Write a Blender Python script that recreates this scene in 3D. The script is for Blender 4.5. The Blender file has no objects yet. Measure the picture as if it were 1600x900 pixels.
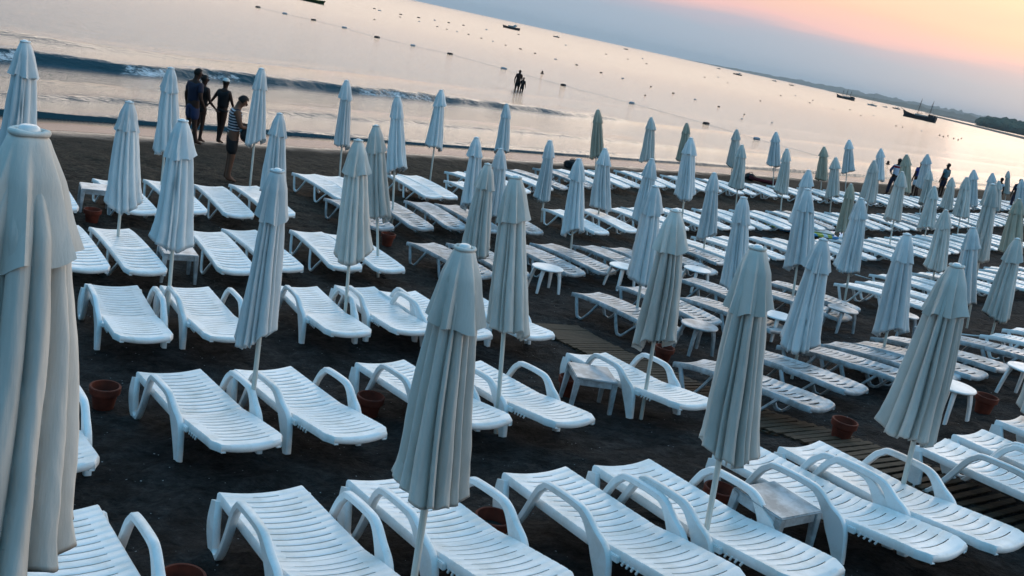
import bpy, bmesh, math, random
from mathutils import Vector, Matrix, noise
PI = math.pi
def R(d): return math.radians(d)
rnd = random.Random(7)

# ------------------------------------------------------------------ camera
FPX, HDN, ROLL, CAMH = 1545.0, 407.0, R(12.27), 3.44
TH = math.atan2(HDN, FPX)
scene = bpy.context.scene
cam_d = bpy.data.cameras.new('camera'); cam = bpy.data.objects.new('camera', cam_d)
scene.collection.objects.link(cam); scene.camera = cam
cam_d.sensor_width = 36.0; cam_d.lens = 36.0 * FPX / 1600.0
cam_d.clip_start = 0.05; cam_d.clip_end = 80000.0
_R0 = Vector((1, 0, 0)); _D0 = Vector((0, -math.sin(TH), -math.cos(TH))); _F0 = Vector((0, math.cos(TH), -math.sin(TH)))
_c, _s = math.cos(ROLL), math.sin(ROLL)
_right = _R0 * _c - _D0 * _s; _down = _R0 * _s + _D0 * _c
cam.matrix_world = Matrix(((_right.x, -_down.x, -_F0.x, 0), (_right.y, -_down.y, -_F0.y, 0), (_right.z, -_down.z, -_F0.z, CAMH), (0, 0, 0, 1)))

# ------------------------------------------------------------------ sky, sun, exposure
SUN_AZ, SUN_EL = R(30.0), R(4.0)      # azimuth from +Y towards +X
world = bpy.data.worlds.new('World'); scene.world = world; world.use_nodes = True
nt = world.node_tree; nt.nodes.clear()
def wn(t, **k):
    n = nt.nodes.new(t)
    for a, b in k.items(): setattr(n, a, b)
    return n
def wl(a, b): nt.links.new(a, b)
def wmath(op, a, b=None, clamp=False):
    n = wn('ShaderNodeMath', operation=op, use_clamp=clamp)
    for i, v in enumerate((a, b)):
        if v is None: continue
        if isinstance(v, (int, float)): n.inputs[i].default_value = v
        else: wl(v, n.inputs[i])
    return n.outputs[0]
def wramp(fac, stops, mode='EASE'):
    n = wn('ShaderNodeValToRGB'); n.color_ramp.interpolation = mode
    el = n.color_ramp.elements
    while len(el) > 1: el.remove(el[-1])
    el[0].position = stops[0][0]; el[0].color = (*stops[0][1], 1)
    for p, c in stops[1:]:
        e = el.new(p); e.color = (*c, 1)
    wl(fac, n.inputs[0]); return n.outputs[0]
def wmix(fac, a, b, bt='MIX'):
    n = wn('ShaderNodeMix', data_type='RGBA', blend_type=bt)
    if isinstance(fac, (int, float)): n.inputs[0].default_value = fac
    else: wl(fac, n.inputs[0])
    for i, v in ((6, a), (7, b)):
        if isinstance(v, tuple): n.inputs[i].default_value = (*v, 1)
        else: wl(v, n.inputs[i])
    return n.outputs[2]
tc = wn('ShaderNodeTexCoord'); sep = wn('ShaderNodeSeparateXYZ'); wl(tc.outputs['Generated'], sep.inputs[0])
elev = wmath('MULTIPLY', wmath('ARCSINE', sep.outputs[2]), 180 / PI)       # degrees above the horizon
az = wmath('MULTIPLY', wmath('ARCTAN2', sep.outputs[0], sep.outputs[1]), 180 / PI)
# soft uneven edge of the haze bank
nz = wn('ShaderNodeTexNoise'); mp = wn('ShaderNodeMapping'); mp.inputs['Scale'].default_value = (5, 5, 40)
wl(tc.outputs['Generated'], mp.inputs[0]); wl(mp.outputs[0], nz.inputs['Vector']); nz.inputs['Scale'].default_value = 1.0; nz.inputs['Detail'].default_value = 4
wob = wmath('MULTIPLY', wmath('SUBTRACT', nz.outputs[0], 0.5), 1.6)
bank = wmath('ADD', elev, wob)
# the sky by elevation (0..90 degrees mapped 0..1): blue-grey haze bank, rose, peach, pale yellow, then blue dusk overhead
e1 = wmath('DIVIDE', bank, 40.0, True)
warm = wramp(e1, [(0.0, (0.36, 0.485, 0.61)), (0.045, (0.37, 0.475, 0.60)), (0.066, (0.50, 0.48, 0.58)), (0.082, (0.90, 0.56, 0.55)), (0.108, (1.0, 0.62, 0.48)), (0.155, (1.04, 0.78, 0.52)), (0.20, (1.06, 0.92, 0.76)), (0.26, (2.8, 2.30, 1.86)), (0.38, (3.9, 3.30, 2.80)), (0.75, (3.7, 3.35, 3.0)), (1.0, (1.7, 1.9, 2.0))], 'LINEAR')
e2 = wmath('DIVIDE', elev, 90.0, True)
cool = wramp(e2, [(0.0, (0.17, 0.31, 0.43)), (0.08, (0.22, 0.37, 0.50)), (0.30, (0.15, 0.42, 0.68)), (1.0, (0.17, 0.60, 1.02))], 'LINEAR')
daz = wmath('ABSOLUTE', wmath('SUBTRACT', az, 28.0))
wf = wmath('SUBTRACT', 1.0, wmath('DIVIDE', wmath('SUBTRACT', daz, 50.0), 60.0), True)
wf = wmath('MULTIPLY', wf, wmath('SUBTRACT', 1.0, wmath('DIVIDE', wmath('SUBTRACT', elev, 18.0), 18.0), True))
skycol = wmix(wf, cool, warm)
nish = wn('ShaderNodeTexSky', sky_type='NISHITA'); nish.sun_disc = False; nish.sun_elevation = SUN_EL; nish.sun_rotation = SUN_AZ
nish.air_density = 1.0; nish.dust_density = 2.0; nish.ozone_density = 2.0
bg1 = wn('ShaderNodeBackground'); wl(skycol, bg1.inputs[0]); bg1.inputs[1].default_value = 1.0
bg2 = wn('ShaderNodeBackground'); wl(nish.outputs[0], bg2.inputs[0]); bg2.inputs[1].default_value = 0.01
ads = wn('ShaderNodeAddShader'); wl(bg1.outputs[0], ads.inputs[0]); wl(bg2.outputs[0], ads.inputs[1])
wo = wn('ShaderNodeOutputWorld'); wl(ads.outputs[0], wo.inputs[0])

sd = bpy.data.lights.new('sun', 'SUN'); sun = bpy.data.objects.new('sun', sd); scene.collection.objects.link(sun)
sd.energy = 0.10; sd.angle = R(18); sd.color = (1.0, 0.72, 0.55)
sun.rotation_euler = (R(90) - SUN_EL, 0, PI - SUN_AZ)
vs = scene.view_settings
vs.view_transform = 'Standard'; vs.look = 'None'; vs.exposure = 0.0; vs.gamma = 1.0; vs.use_curve_mapping = False
scene.render.film_transparent = False

# ------------------------------------------------------------------ helpers
C = bpy.data.collections.new('beach'); scene.collection.children.link(C)
def tag(o, label=None, cat=None, group=None, kind=None):
    if label: o['label'] = label
    if cat: o['category'] = cat
    if group: o['group'] = group
    if kind: o['kind'] = kind
    return o
def empty(name, loc, rot=(0, 0, 0)):
    o = bpy.data.objects.new(name, None); C.objects.link(o); o.empty_display_size = 0.2
    o.location = loc; o.rotation_euler = rot; return o
def link(name, me, mat=None, parent=None):
    if mat and not me.materials: me.materials.append(mat)
    o = bpy.data.objects.new(name, me); C.objects.link(o)
    if parent: o.parent = parent
    return o
def obj(name, bm, mat, parent=None, smooth=35):
    me = bpy.data.meshes.new(name)
    bmesh.ops.recalc_face_normals(bm, faces=bm.faces) if smooth != -2 else None
    bm.to_mesh(me); bm.free()
    if smooth > 0:
        for p in me.polygons: p.use_smooth = True
        me.set_sharp_from_angle(angle=R(smooth))
    return link(name, me, mat, parent)
def copy_tree(o, parent=None):
    c = o.copy(); C.objects.link(c); c.parent = parent
    for ch in [x for x in KIDS.get(o.name, [])]: copy_tree(ch, c)
    return c
KIDS = {}
def reg(root):
    """remember the children of a thing (and theirs) for copying"""
    for o in C.objects:
        if o.parent: KIDS.setdefault(o.parent.name, [])
    for o in C.objects:
        if o.parent and o not in KIDS[o.parent.name]: KIDS[o.parent.name].append(o)

def box(bm, c, size, rot=None, bev=0.0):
    M = Matrix.Translation(Vector(c))
    if rot: M = M @ rot
    r = bmesh.ops.create_cube(bm, size=1.0, matrix=M @ Matrix.Diagonal((*size, 1)))
    if bev:
        es = list({e for v in r['verts'] for e in v.link_edges})
        bmesh.ops.bevel(bm, geom=es, offset=bev, segments=2, affect='EDGES', clamp_overlap=True)
def sweep(bm, pts, prof, closed=True, up=None, caps=True):
    """sweep a profile [(a,b)] along points; a goes along 'side', b along normal; prof may be a function of index"""
    n = len(pts); rings = []
    pts = [Vector(p) for p in pts]
    for i, p in enumerate(pts):
        t = (pts[min(i + 1, n - 1)] - pts[max(i - 1, 0)]).normalized()
        u = Vector(up) if up else (Vector((0, 0, 1)) if abs(t.z) < .95 else Vector((0, 1, 0)))
        side = t.cross(u).normalized() if not up else (u - t * u.dot(t)).normalized()
        nor = side.cross(t).normalized()
        pr = prof(i) if callable(prof) else prof
        rings.append([bm.verts.new(p + side * a + nor * b) for a, b in pr])
    m = len(rings[0])
    for i in range(n - 1):
        for j in range(m if closed else m - 1):
            k = (j + 1) % m
            bm.faces.new((rings[i][j], rings[i][k], rings[i + 1][k], rings[i + 1][j]))
    if caps and closed:
        bm.faces.new(rings[0][::-1]); bm.faces.new(rings[-1])
    return rings
def circ(r, n=8): return [(r * math.cos(2 * PI * i / n), r * math.sin(2 * PI * i / n)) for i in range(n)]
def rrect(w, h, b): return [(w / 2 - b, -h / 2), (w / 2, -h / 2 + b), (w / 2, h / 2 - b), (w / 2 - b, h / 2), (-w / 2 + b, h / 2), (-w / 2, h / 2 - b), (-w / 2, -h / 2 + b), (-w / 2 + b, -h / 2)]
def tube(bm, pts, r, n=8):
    sweep(bm, pts, (lambda i: circ(r[i], n)) if isinstance(r, (list, tuple)) else circ(r, n))
def spline(pts, k=5):
    """Catmull-Rom through points"""
    out = []; P = [tuple(p) for p in pts]; n = len(P)
    for i in range(n - 1):
        a, b, c, d = P[max(i - 1, 0)], P[i], P[i + 1], P[min(i + 2, n - 1)]
        for j in range(k):
            t = j / k
            out.append(tuple(.5 * (2 * b[m] + (c[m] - a[m]) * t + (2 * a[m] - 5 * b[m] + 4 * c[m] - d[m]) * t * t + (3 * b[m] - a[m] - 3 * c[m] + d[m]) * t ** 3) for m in range(len(b))))
    out.append(P[-1]); return out
def lathe(bm, prof, n=24, c=(0, 0, 0)):
    rings = [[bm.verts.new((c[0] + r * math.cos(2 * PI * i / n), c[1] + r * math.sin(2 * PI * i / n), c[2] + z)) for i in range(n)] for r, z in prof]
    for a, b in zip(rings[:-1], rings[1:]):
        for i in range(n):
            k = (i + 1) % n; bm.faces.new((a[i], a[k], b[k], b[i]))
    return rings

# ------------------------------------------------------------------ materials
def mat(name, col, rough=.5, spec=.5, build=None):
    m = bpy.data.materials.new(name); m.use_nodes = True
    b = m.node_tree.nodes['Principled BSDF']
    b.inputs['Base Color'].default_value = (*col, 1); b.inputs['Roughness'].default_value = rough
    b.inputs['Specular IOR Level'].default_value = spec
    if build: build(m.node_tree, b)
    return m
def N(t, typ, **k):
    n = t.nodes.new(typ)
    for a, b in k.items():
        if a.startswith('i_'): n.inputs[a[2:]].default_value = b
        else: setattr(n, a, b)
    return n
def ramp(t, fac, stops):
    n = t.nodes.new('ShaderNodeValToRGB'); el = n.color_ramp.elements
    while len(el) > 1: el.remove(el[-1])
    el[0].position = stops[0][0]; el[0].color = (*stops[0][1], 1)
    for p, c in stops[1:]: e = el.new(p); e.color = (*c, 1)
    t.links.new(fac, n.inputs[0]); return n.outputs[0]
def mixc(t, fac, a, b, bt='MIX'):
    n = N(t, 'ShaderNodeMix', data_type='RGBA', blend_type=bt)
    if isinstance(fac, (int, float)): n.inputs[0].default_value = fac
    else: t.links.new(fac, n.inputs[0])
    for i, v in ((6, a), (7, b)):
        if isinstance(v, tuple): n.inputs[i].default_value = (*v, 1)
        else: t.links.new(v, n.inputs[i])
    return n.outputs[2]
def tmath(t, op, a, b=None, c=None, clamp=False):
    n = N(t, 'ShaderNodeMath', operation=op, use_clamp=clamp)
    for i, v in enumerate((a, b, c)):
        if v is None: continue
        if isinstance(v, (int, float)): n.inputs[i].default_value = v
        else: t.links.new(v, n.inputs[i])
    return n.outputs[0]
def noise_n(t, scale, detail=4, vec=None, rough=.5, sc=None):
    n = N(t, 'ShaderNodeTexNoise'); n.inputs['Scale'].default_value = scale; n.inputs['Detail'].default_value = detail; n.inputs['Roughness'].default_value = rough
    co = vec if vec else N(t, 'ShaderNodeTexCoord').outputs['Object']
    if sc:
        mp = N(t, 'ShaderNodeMapping'); mp.inputs['Scale'].default_value = sc; t.links.new(co, mp.inputs[0]); co = mp.outputs[0]
    t.links.new(co, n.inputs['Vector']); return n.outputs[0]
def bump(t, b, h, strength, dist, prev=None):
    n = N(t, 'ShaderNodeBump'); n.inputs['Strength'].default_value = strength; n.inputs['Distance'].default_value = dist
    t.links.new(h, n.inputs['Height'])
    if prev: t.links.new(prev, n.inputs['Normal'])
    t.links.new(n.outputs[0], b.inputs['Normal']); return n.outputs[0]

def plastic(base, dirt, amt, lo, hi):
    def f(t, b):
        oi = N(t, 'ShaderNodeObjectInfo'); tc = N(t, 'ShaderNodeTexCoord')
        ad = N(t, 'ShaderNodeVectorMath', operation='ADD'); t.links.new(tc.outputs['Object'], ad.inputs[0])
        cb = N(t, 'ShaderNodeCombineXYZ'); r7 = tmath(t, 'MULTIPLY', oi.outputs['Random'], 37.0)
        for i in range(3): t.links.new(r7, cb.inputs[i])
        t.links.new(cb.outputs[0], ad.inputs[1])
        n1 = noise_n(t, 5, 8, ad.outputs[0], .65); n2 = noise_n(t, 60, 3, ad.outputs[0])
        f1 = ramp(t, n1, [(lo, (0, 0, 0)), (hi, (1, 1, 1))])
        sp = ramp(t, n2, [(.70, (0, 0, 0)), (.74, (1, 1, 1))])
        fac = tmath(t, 'MULTIPLY', f1, amt)
        c = mixc(t, fac, base, dirt)
        c = mixc(t, tmath(t, 'MULTIPLY', sp, .35), c, (dirt[0] * .5, dirt[1] * .5, dirt[2] * .45))
        v = tmath(t, 'MULTIPLY_ADD', oi.outputs['Random'], .10, .92)
        c = mixc(t, 1.0, c, c)
        hs = N(t, 'ShaderNodeHueSaturation'); t.links.new(c, hs.inputs['Color']); t.links.new(v, hs.inputs['Value'])
        t.links.new(hs.outputs[0], b.inputs['Base Color'])
        t.links.new(tmath(t, 'MULTIPLY_ADD', n1, .3, .22), b.inputs['Roughness'])
        bump(t, b, n2, .06, .004)
    return f
M = {}
M['white'] = mat('white_plastic', (.78, .80, .80), .35, .5, plastic((.84, .85, .85), (.50, .48, .42), .55, .46, .74))
M['grey'] = mat('weathered_plastic', (.5, .5, .5), .5, .4, plastic((.46, .50, .53), (.20, .21, .21), .85, .40, .60))
M['wheel'] = mat('wheel_plastic', (.6, .62, .63), .5)
def cloth(c1, c2):
    def f(t, b):
        oi = N(t, 'ShaderNodeObjectInfo')
        n1 = noise_n(t, 3.5, 6, None, .6, (1, 1, .35)); n2 = noise_n(t, 420, 2); n3 = noise_n(t, 14, 5, None, .6, (1, 1, .12))
        c = mixc(t, ramp(t, n1, [(.40, (0, 0, 0)), (.72, (1, 1, 1))]), c1, c2)
        v = tmath(t, 'MULTIPLY_ADD', oi.outputs['Random'], .22, .86)
        hs = N(t, 'ShaderNodeHueSaturation'); t.links.new(c, hs.inputs['Color']); t.links.new(v, hs.inputs['Value']); t.links.new(hs.outputs[0], b.inputs['Base Color'])
        n4 = noise_n(t, 30, 4, None, .6, (1, 1, .22)); p = bump(t, b, n3, .45, .02); p = bump(t, b, n4, .2, .005, p); bump(t, b, n2, .25, .002, p)
    return f
M['cream'] = mat('cream_canvas', (.6, .6, .5), .92, .15, cloth((.70, .67, .62), (.51, .49, .45)))
M['pale'] = mat('pale_canvas', (.6, .6, .6), .92, .15, cloth((.74, .76, .76), (.58, .61, .62)))
M['tan'] = mat('tan_canvas', (.5, .45, .36), .92, .15, cloth((.50, .46, .36), (.37, .34, .27)))
M['pole'] = mat('painted_pole', (.62, .62, .56), .5, .5, plastic((.62, .63, .58), (.38, .34, .27), .5, .5, .7))
def terra(t, b):
    n1 = noise_n(t, 9, 6); t.links.new(ramp(t, n1, [(.3, (.075, .014, .007)), (.7, (.16, .033, .017))]), b.inputs['Base Color']); bump(t, b, noise_n(t, 60, 4), .3, .004)
M['terra'] = mat('terracotta', (.28, .06, .03), .8, .3, terra)
M['soil'] = mat('pot_sand', (.03, .027, .025), .95, .1)
def woodf(t, b):
    n1 = noise_n(t, 6, 6, None, .6, (.6, 6, 1)); t.links.new(ramp(t, n1, [(.3, (.020, .013, .008)), (.7, (.075, .050, .028))]), b.inputs['Base Color']); bump(t, b, n1, .4, .01)
M['wood'] = mat('weathered_wood', (.1, .07, .04), .8, .3, woodf)
M['rope'] = mat('cord', (.55, .58, .58), .8)
def plain(n, c, r=.7, s=.3):
    def f(t, b):
        n1 = noise_n(t, 8, 4); t.links.new(mixc(t, n1, tuple(x * .7 for x in c), tuple(min(1, x * 1.25) for x in c)), b.inputs['Base Color'])
    M[n] = mat(n, c, r, s, f); return M[n]
for n, c in dict(navy=(.012, .014, .035), black=(.008, .008, .01), darkgrey=(.03, .03, .035), skin=(.13, .06, .036), skin_silhouette=(.035, .015, .010), hair=(.010, .007, .006), headscarf=(.6, .62, .6), blue_shirt=(.03, .05, .22), white_cloth=(.6, .62, .66), red=(.30, .02, .02), teal=(.08, .17, .2), denim=(.06, .09, .16), dark_red=(.12, .02, .03), green=(.02, .05, .01), hull=(.012, .014, .02), hull_white=(.55, .55, .52), boatwood=(.06, .03, .02), sail=(.3, .32, .34), buoy_dark=(.02, .02, .022), buoy_light=(.22, .30, .36), yellow=(.55, .5, .06), sup_blue=(.03, .22, .5), trunks=(.02, .03, .08)).items(): plain(n, c)  # the darker skin tone carries the figures' near-black silhouette shading in its colour

# ------------------------------------------------------------------ the beach
SB, CB = math.sin(R(50)), math.cos(R(50))          # s runs from the terrace down to the sea, r runs along the shore
def sr(x, y): return (-SB * x + CB * y, CB * x + SB * y)
def xy(s, r): return (-SB * s + CB * r, CB * s + SB * r)
KS = [-4000, -60, -10, -2, 0, 3, 5, 7.5, 11.5, 15, 22, 24.3, 30, 60, 400, 5000]
KZ = [6, 1.9, 1.1, .55, .37, .08, -.30, -.62, -.90, -.98, -1.05, -1.2, -1.6, -3, -8, -40]
def interp(x, X, Y):
    if x <= X[0]: return Y[0]
    for i in range(1, len(X)):
        if x <= X[i]:
            return Y[i - 1] + (Y[i] - Y[i - 1]) * (x - X[i - 1]) / (X[i] - X[i - 1])
    return Y[-1]
def gz(x, y):
    s = sr(x, y)[0]
    return (interp(s - .35, KS, KZ) + interp(s + .35, KS, KZ) + interp(s, KS, KZ)) / 3
SEA = -1.2
def steps(segs):
    out = [segs[0][0]]
    for a, b, d0, d1 in segs:
        x = a; n = 0
        while x < b - 1e-6:
            t = (x - a) / (b - a); x = min(b, x + d0 * (d1 / d0) ** t); out.append(x)
    return out
def grid_mesh(name, S, RR, fz, mat_, attr=None):
    vs_ = []; at = []
    for s in S:
        for r in RR:
            x, y = xy(s, r); z = fz(x, y, s, r)
            if attr is not None: z, a = z; at.append(a)
            vs_.append((x, y, z))
    m = len(RR)
    fs = [(i * m + j, i * m + j + 1, (i + 1) * m + j + 1, (i + 1) * m + j) for i in range(len(S) - 1) for j in range(m - 1)]
    me = bpy.data.meshes.new(name); me.from_pydata(vs_, [], fs); me.update()
    if me.polygons[0].normal.z < 0: me.flip_normals()
    for p in me.polygons: p.use_smooth = True
    if attr is not None:
        a_ = me.attributes.new(attr, 'FLOAT', 'POINT'); a_.data.foreach_set('value', at)
    return link(name, me, mat_)
def sandz(x, y, s, r):
    z = gz(x, y)
    if -8 < s < 24 and -8 < r < 70:
        wet = max(0.0, min(1.0, (s - 20.5) / 2.0))
        a = (1 - wet)
        z += a * .040 * noise.noise((x * .9, y * .9, 0)) + a * .040 * noise.noise((x * 2.7, y * 2.7, 3)) + a * .030 * noise.noise((x * 6.5, y * 6.5, 7))
        if 17.0 < s < 21.5: z += .05 * noise.noise((x * 1.1, y * 1.1, 9)) * a - .02
    elif s < 24: z += .03 * noise.noise((x * .7, y * .7, 0))
    return z
def sand_mat(t, b):
    tc = N(t, 'ShaderNodeTexCoord'); sp = N(t, 'ShaderNodeSeparateXYZ'); t.links.new(tc.outputs['Object'], sp.inputs[0])
    s = tmath(t, 'ADD', tmath(t, 'MULTIPLY', sp.outputs[0], -SB), tmath(t, 'MULTIPLY', sp.outputs[1], CB))
    nA = noise_n(t, 1.3, 6); nB = noise_n(t, 16, 8, None, .7); nC = noise_n(t, 90, 4, None, .7); nD = noise_n(t, 38, 2)
    dark = mixc(t, nA, (.014, .014, .015), (.068, .064, .061))
    brown = mixc(t, nA, (.045, .034, .024), (.12, .088, .060))
    sea_f = tmath(t, 'MULTIPLY', tmath(t, 'SUBTRACT', tmath(t, 'ADD', s, tmath(t, 'MULTIPLY', nA, 4.0)), 11.0), .09, None, True)
    c = mixc(t, sea_f, dark, brown)
    c = mixc(t, ramp(t, nB, [(.36, (0, 0, 0)), (.64, (1, 1, 1))]), mixc(t, .80, c, (.008, .008, .009)), c)  # crevice shade painted in: colour darkened where the bump is low
    nE = noise_n(t, 4.5, 5, None, .65); c = mixc(t, 1.0, c, ramp(t, nE, [(.34, (.35, .34, .33)), (.66, (1.35, 1.32, 1.3))]), 'MULTIPLY')
    # pale grains and bits of shell
    vo = N(t, 'ShaderNodeTexVoronoi', feature='F1'); vo.inputs['Scale'].default_value = 26; t.links.new(tc.outputs['Object'], vo.inputs['Vector'])
    sc = N(t, 'ShaderNodeSeparateColor'); t.links.new(vo.outputs['Color'], sc.inputs[0])
    g = tmath(t, 'LESS_THAN', vo.outputs['Distance'], tmath(t, 'MULTIPLY', sc.outputs[1], .2))
    sel = tmath(t, 'GREATER_THAN', sc.outputs[0], .90)
    c = mixc(t, tmath(t, 'MULTIPLY', tmath(t, 'MULTIPLY', g, sel), .9), c, (.32, .34, .36))
    sp2 = ramp(t, nC, [(.66, (0, 0, 0)), (.74, (1, 1, 1))])
    c = mixc(t, tmath(t, 'MULTIPLY', sp2, .6), c, (.16, .17, .18))
    # wet sand near the water line
    sw = tmath(t, 'ADD', s, tmath(t, 'MULTIPLY', nA, 1.2))
    wet = tmath(t, 'MULTIPLY', tmath(t, 'SUBTRACT', sw, 22.4), .9, None, True)
    damp = tmath(t, 'MULTIPLY', tmath(t, 'SUBTRACT', sw, 20.0), .6, None, True)
    c = mixc(t, tmath(t, 'MULTIPLY', damp, .55), c, (.045, .034, .026))
    t.links.new(c, b.inputs['Base Color'])
    t.links.new(tmath(t, 'SUBTRACT', .97, tmath(t, 'MULTIPLY', wet, .80)), b.inputs['Roughness'])
    t.links.new(tmath(t, 'MULTIPLY_ADD', wet, .6, .12), b.inputs['Specular IOR Level'])
    inv = tmath(t, 'SUBTRACT', 1.0, wet)
    wv = N(t, 'ShaderNodeVectorMath', operation='ADD'); t.links.new(tc.outputs['Object'], wv.inputs[0]); nw = N(t, 'ShaderNodeTexNoise'); nw.inputs['Scale'].default_value = 3; t.links.new(tc.outputs['Object'], nw.inputs['Vector']); sw_ = N(t, 'ShaderNodeVectorMath', operation='SCALE'); sw_.inputs['Scale'].default_value = .35; t.links.new(nw.outputs['Color'], sw_.inputs[0]); t.links.new(sw_.outputs[0], wv.inputs[1])
    fv = N(t, 'ShaderNodeTexVoronoi', feature='SMOOTH_F1'); fv.inputs['Scale'].default_value = 3.4; fv.inputs['Smoothness'].default_value = .35; t.links.new(wv.outputs[0], fv.inputs['Vector'])
    dent = tmath(t, 'MULTIPLY', tmath(t, 'MINIMUM', fv.outputs['Distance'], .42), 3.2)
    hgt = tmath(t, 'MULTIPLY', tmath(t, 'ADD', tmath(t, 'ADD', nB, dent), tmath(t, 'MULTIPLY', nD, .5)), inv)
    p = bump(t, b, hgt, 1.0, .05); bump(t, b, tmath(t, 'MULTIPLY', nC, inv), .7, .006, p)
M['sand'] = mat('dark_sand', (.03, .03, .03), .9, .2, sand_mat)
S_ = steps([(-4000, -60, 1500, 60), (-60, -4, 12, .3), (-4, 12, .10, .11), (12, 26, .12, .3), (26, 80, 1, 10), (80, 400, 30, 80)])
R_ = steps([(-3000, -60, 1200, 60), (-60, -6, 10, .4), (-6, 22, .12, .16), (22, 70, .2, .8), (70, 400, 1, 30), (400, 4000, 60, 900)])
ground = tag(grid_mesh('sand', S_, R_, sandz, M['sand']), kind='structure')

# ------------------------------------------------------------------ the sea
W1 = ([-20, 13, 19, 26, 41.7, 50.8, 90], [33.2, 34.4, 35.1, 36.3, 37.6, 38.2, 40])
W0 = ([-20, 16, 22, 29, 36, 60], [41, 42, 41.3, 43, 45, 48])
W2 = ([-20, 10, 14.5, 20, 27, 32, 90], [27.0, 27.5, 28.3, 28.6, 29.3, 29.5, 30.5])
W3 = ([-20, 12, 17, 29, 41, 63, 90], [25.0, 25.3, 25.4, 26.0, 25.6, 25.0, 25.0])
FOAM1 = [(12.0, 14.6, 1.1), (16.8, 19.6, 1.15), (20.6, 23.4, .85), (29.0, 35.0, .95), (24.0, 25.8, .5), (36, 38, .5)]
def ridge(d, a, ws, wl_): return a * math.exp(-(d / (wl_ if d > 0 else ws)) ** 2)
def seaz(x, y, s, r):
    if s > 150 or r > 500 or r < -60: return SEA, 0.0
    f = 0.0
    w = 1.0 if s > 27 else max(.15, (s - 22) / 5 * .85 + .15)
    z = .003 * noise.noise((s * .5, r * .10, 0)) * w + .004 * noise.noise((s * 1.6, r * .35, 4)) * w + .004 * noise.noise((s * 4, r * 1.2, 8)) * w
    n1 = noise.noise((r * .25, 0, 3)); n2 = noise.noise((r * .9, s * .4, 5)); n3 = noise.noise((r * 3.1, s * 2.2, 6))
    d = s - interp(r, *W1) - .5 * n1 - .12 * n2
    a = interp(r, [-20, 12, 30, 42, 50, 54, 75], [.38, .38, .36, .31, .22, .07, .03]) * (1 + .22 * n1 + .15 * n2)
    z += ridge(d, a, .32, 2.2)
    for r0, r1, q in FOAM1:
        e = min(max((r - r0 + n2 * .5) / .5, 0), 1) * min(max((r1 - r - n3 * .4) / .5, 0), 1)
        if e > 0 and -1.5 < d < .5:
            f = max(f, q * e * max(0, 1 - abs(d + .35 + .2 * n3) / .62))
            z += .05 * e * max(0, 1 - abs(d + .4) / .6) * (.5 + n3)
    if -2.2 < d < -.5: f = max(f, .16 * (n2 + .35) * interp(r, [0, 40, 55], [1, 1, 0]))
    d = s - interp(r, *W0) - .7 * n1
    z += ridge(d, interp(r, [-20, 16, 26, 40, 60], [.22, .20, .11, .05, .02]), .6, 2.0)
    d = s - interp(r, *W2) - .35 * n1 - .15 * n2
    z += ridge(d, .10 * (1 + .5 * n1) * interp(r, [0, 35, 60], [1, 1, .5]), .22, 1.0)
    d = s - 31.2 - .8 * noise.noise((r * .2, 7, 7)); z += ridge(d, .03 * (1 + n1), .3, .9)
    d = s - interp(r, *W3) - .5 * noise.noise((r * .18, 2, 3)) - .1 * n2
    z += ridge(d, .07, .16, .7) * (1 + .6 * n2)
    f = max(f, .55 * max(0, 1 - abs(d + .18) / .22) * (n2 * .8 + .5))
    # thin wash running up the sand
    e = 24.35 + .5 * noise.noise((r * .13, 4, 1)) + .12 * noise.noise((r * .8, 1, 1))
    if s < 25.2: z = SEA + (z) * max(0, (s - e) / 1.2)
    f = max(f, .6 * max(0, 1 - abs(s - e) / .10))
    return SEA + z, f
def sea_mat(t, b):
    tc = N(t, 'ShaderNodeTexCoord'); mp = N(t, 'ShaderNodeMapping'); mp.inputs['Rotation'].default_value = (0, 0, -R(50)); t.links.new(tc.outputs['Object'], mp.inputs[0])
    v = mp.outputs[0]        # x along shore, y out to sea
    r1 = noise_n(t, 1.0, 6, v, .65, (1.3, 2.9, 1)); r2 = noise_n(t, 1.0, 4, v, .6, (.11, .42, 1)); r3 = noise_n(t, 1.0, 3, v, .6, (.012, .06, 1)); r4 = noise_n(t, 1.0, 3, v, .6, (3.5, 8, 1))
    at = N(t, 'ShaderNodeAttribute', attribute_name='foam')
    fn = noise_n(t, 1.0, 7, v, .85, (2.2, 6, 3))
    fo = tmath(t, 'MULTIPLY', tmath(t, 'SUBTRACT', tmath(t, 'ADD', tmath(t, 'MULTIPLY', at.outputs['Fac'], .75), tmath(t, 'MULTIPLY', fn, 2.1)), 1.58), 2.6, None, True)
    fo = tmath(t, 'MULTIPLY', fo, tmath(t, 'GREATER_THAN', at.outputs['Fac'], .02))
    deep = (.004, .022, .032)
    t.links.new(mixc(t, fo, deep, (.62, .68, .72)), b.inputs['Base Color'])
    b.inputs['IOR'].default_value = 1.45
    sy_ = N(t, 'ShaderNodeSeparateXYZ'); t.links.new(v, sy_.inputs[0]); fr = tmath(t, 'MULTIPLY', tmath(t, 'SUBTRACT', sy_.outputs[1], 45.0), .0012, None, True)
    t.links.new(tmath(t, 'ADD', tmath(t, 'MULTIPLY_ADD', fo, .4, .085), tmath(t, 'MINIMUM', fr, .13)), b.inputs['Roughness'])
    p = bump(t, b, r3, .20, 1.0); p = bump(t, b, r2, .25, .08, p); p = bump(t, b, r1, .80, .095, p); bump(t, b, r4, .7, .035, p)
M['sea'] = mat('sea_water', (.01, .03, .04), .1, .5, sea_mat)
S2 = steps([(23.2, 27, .09, .12), (27, 40, .13, .16), (40, 60, .2, 1), (60, 150, 1.2, 8), (150, 18000, 15, 2500)])
R2 = steps([(-18000, -60, 4000, 30), (-60, -5, 8, .8), (-5, 50, .22, .40), (50, 120, .5, 3), (120, 500, 4, 40), (500, 18000, 60, 4000)])
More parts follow.
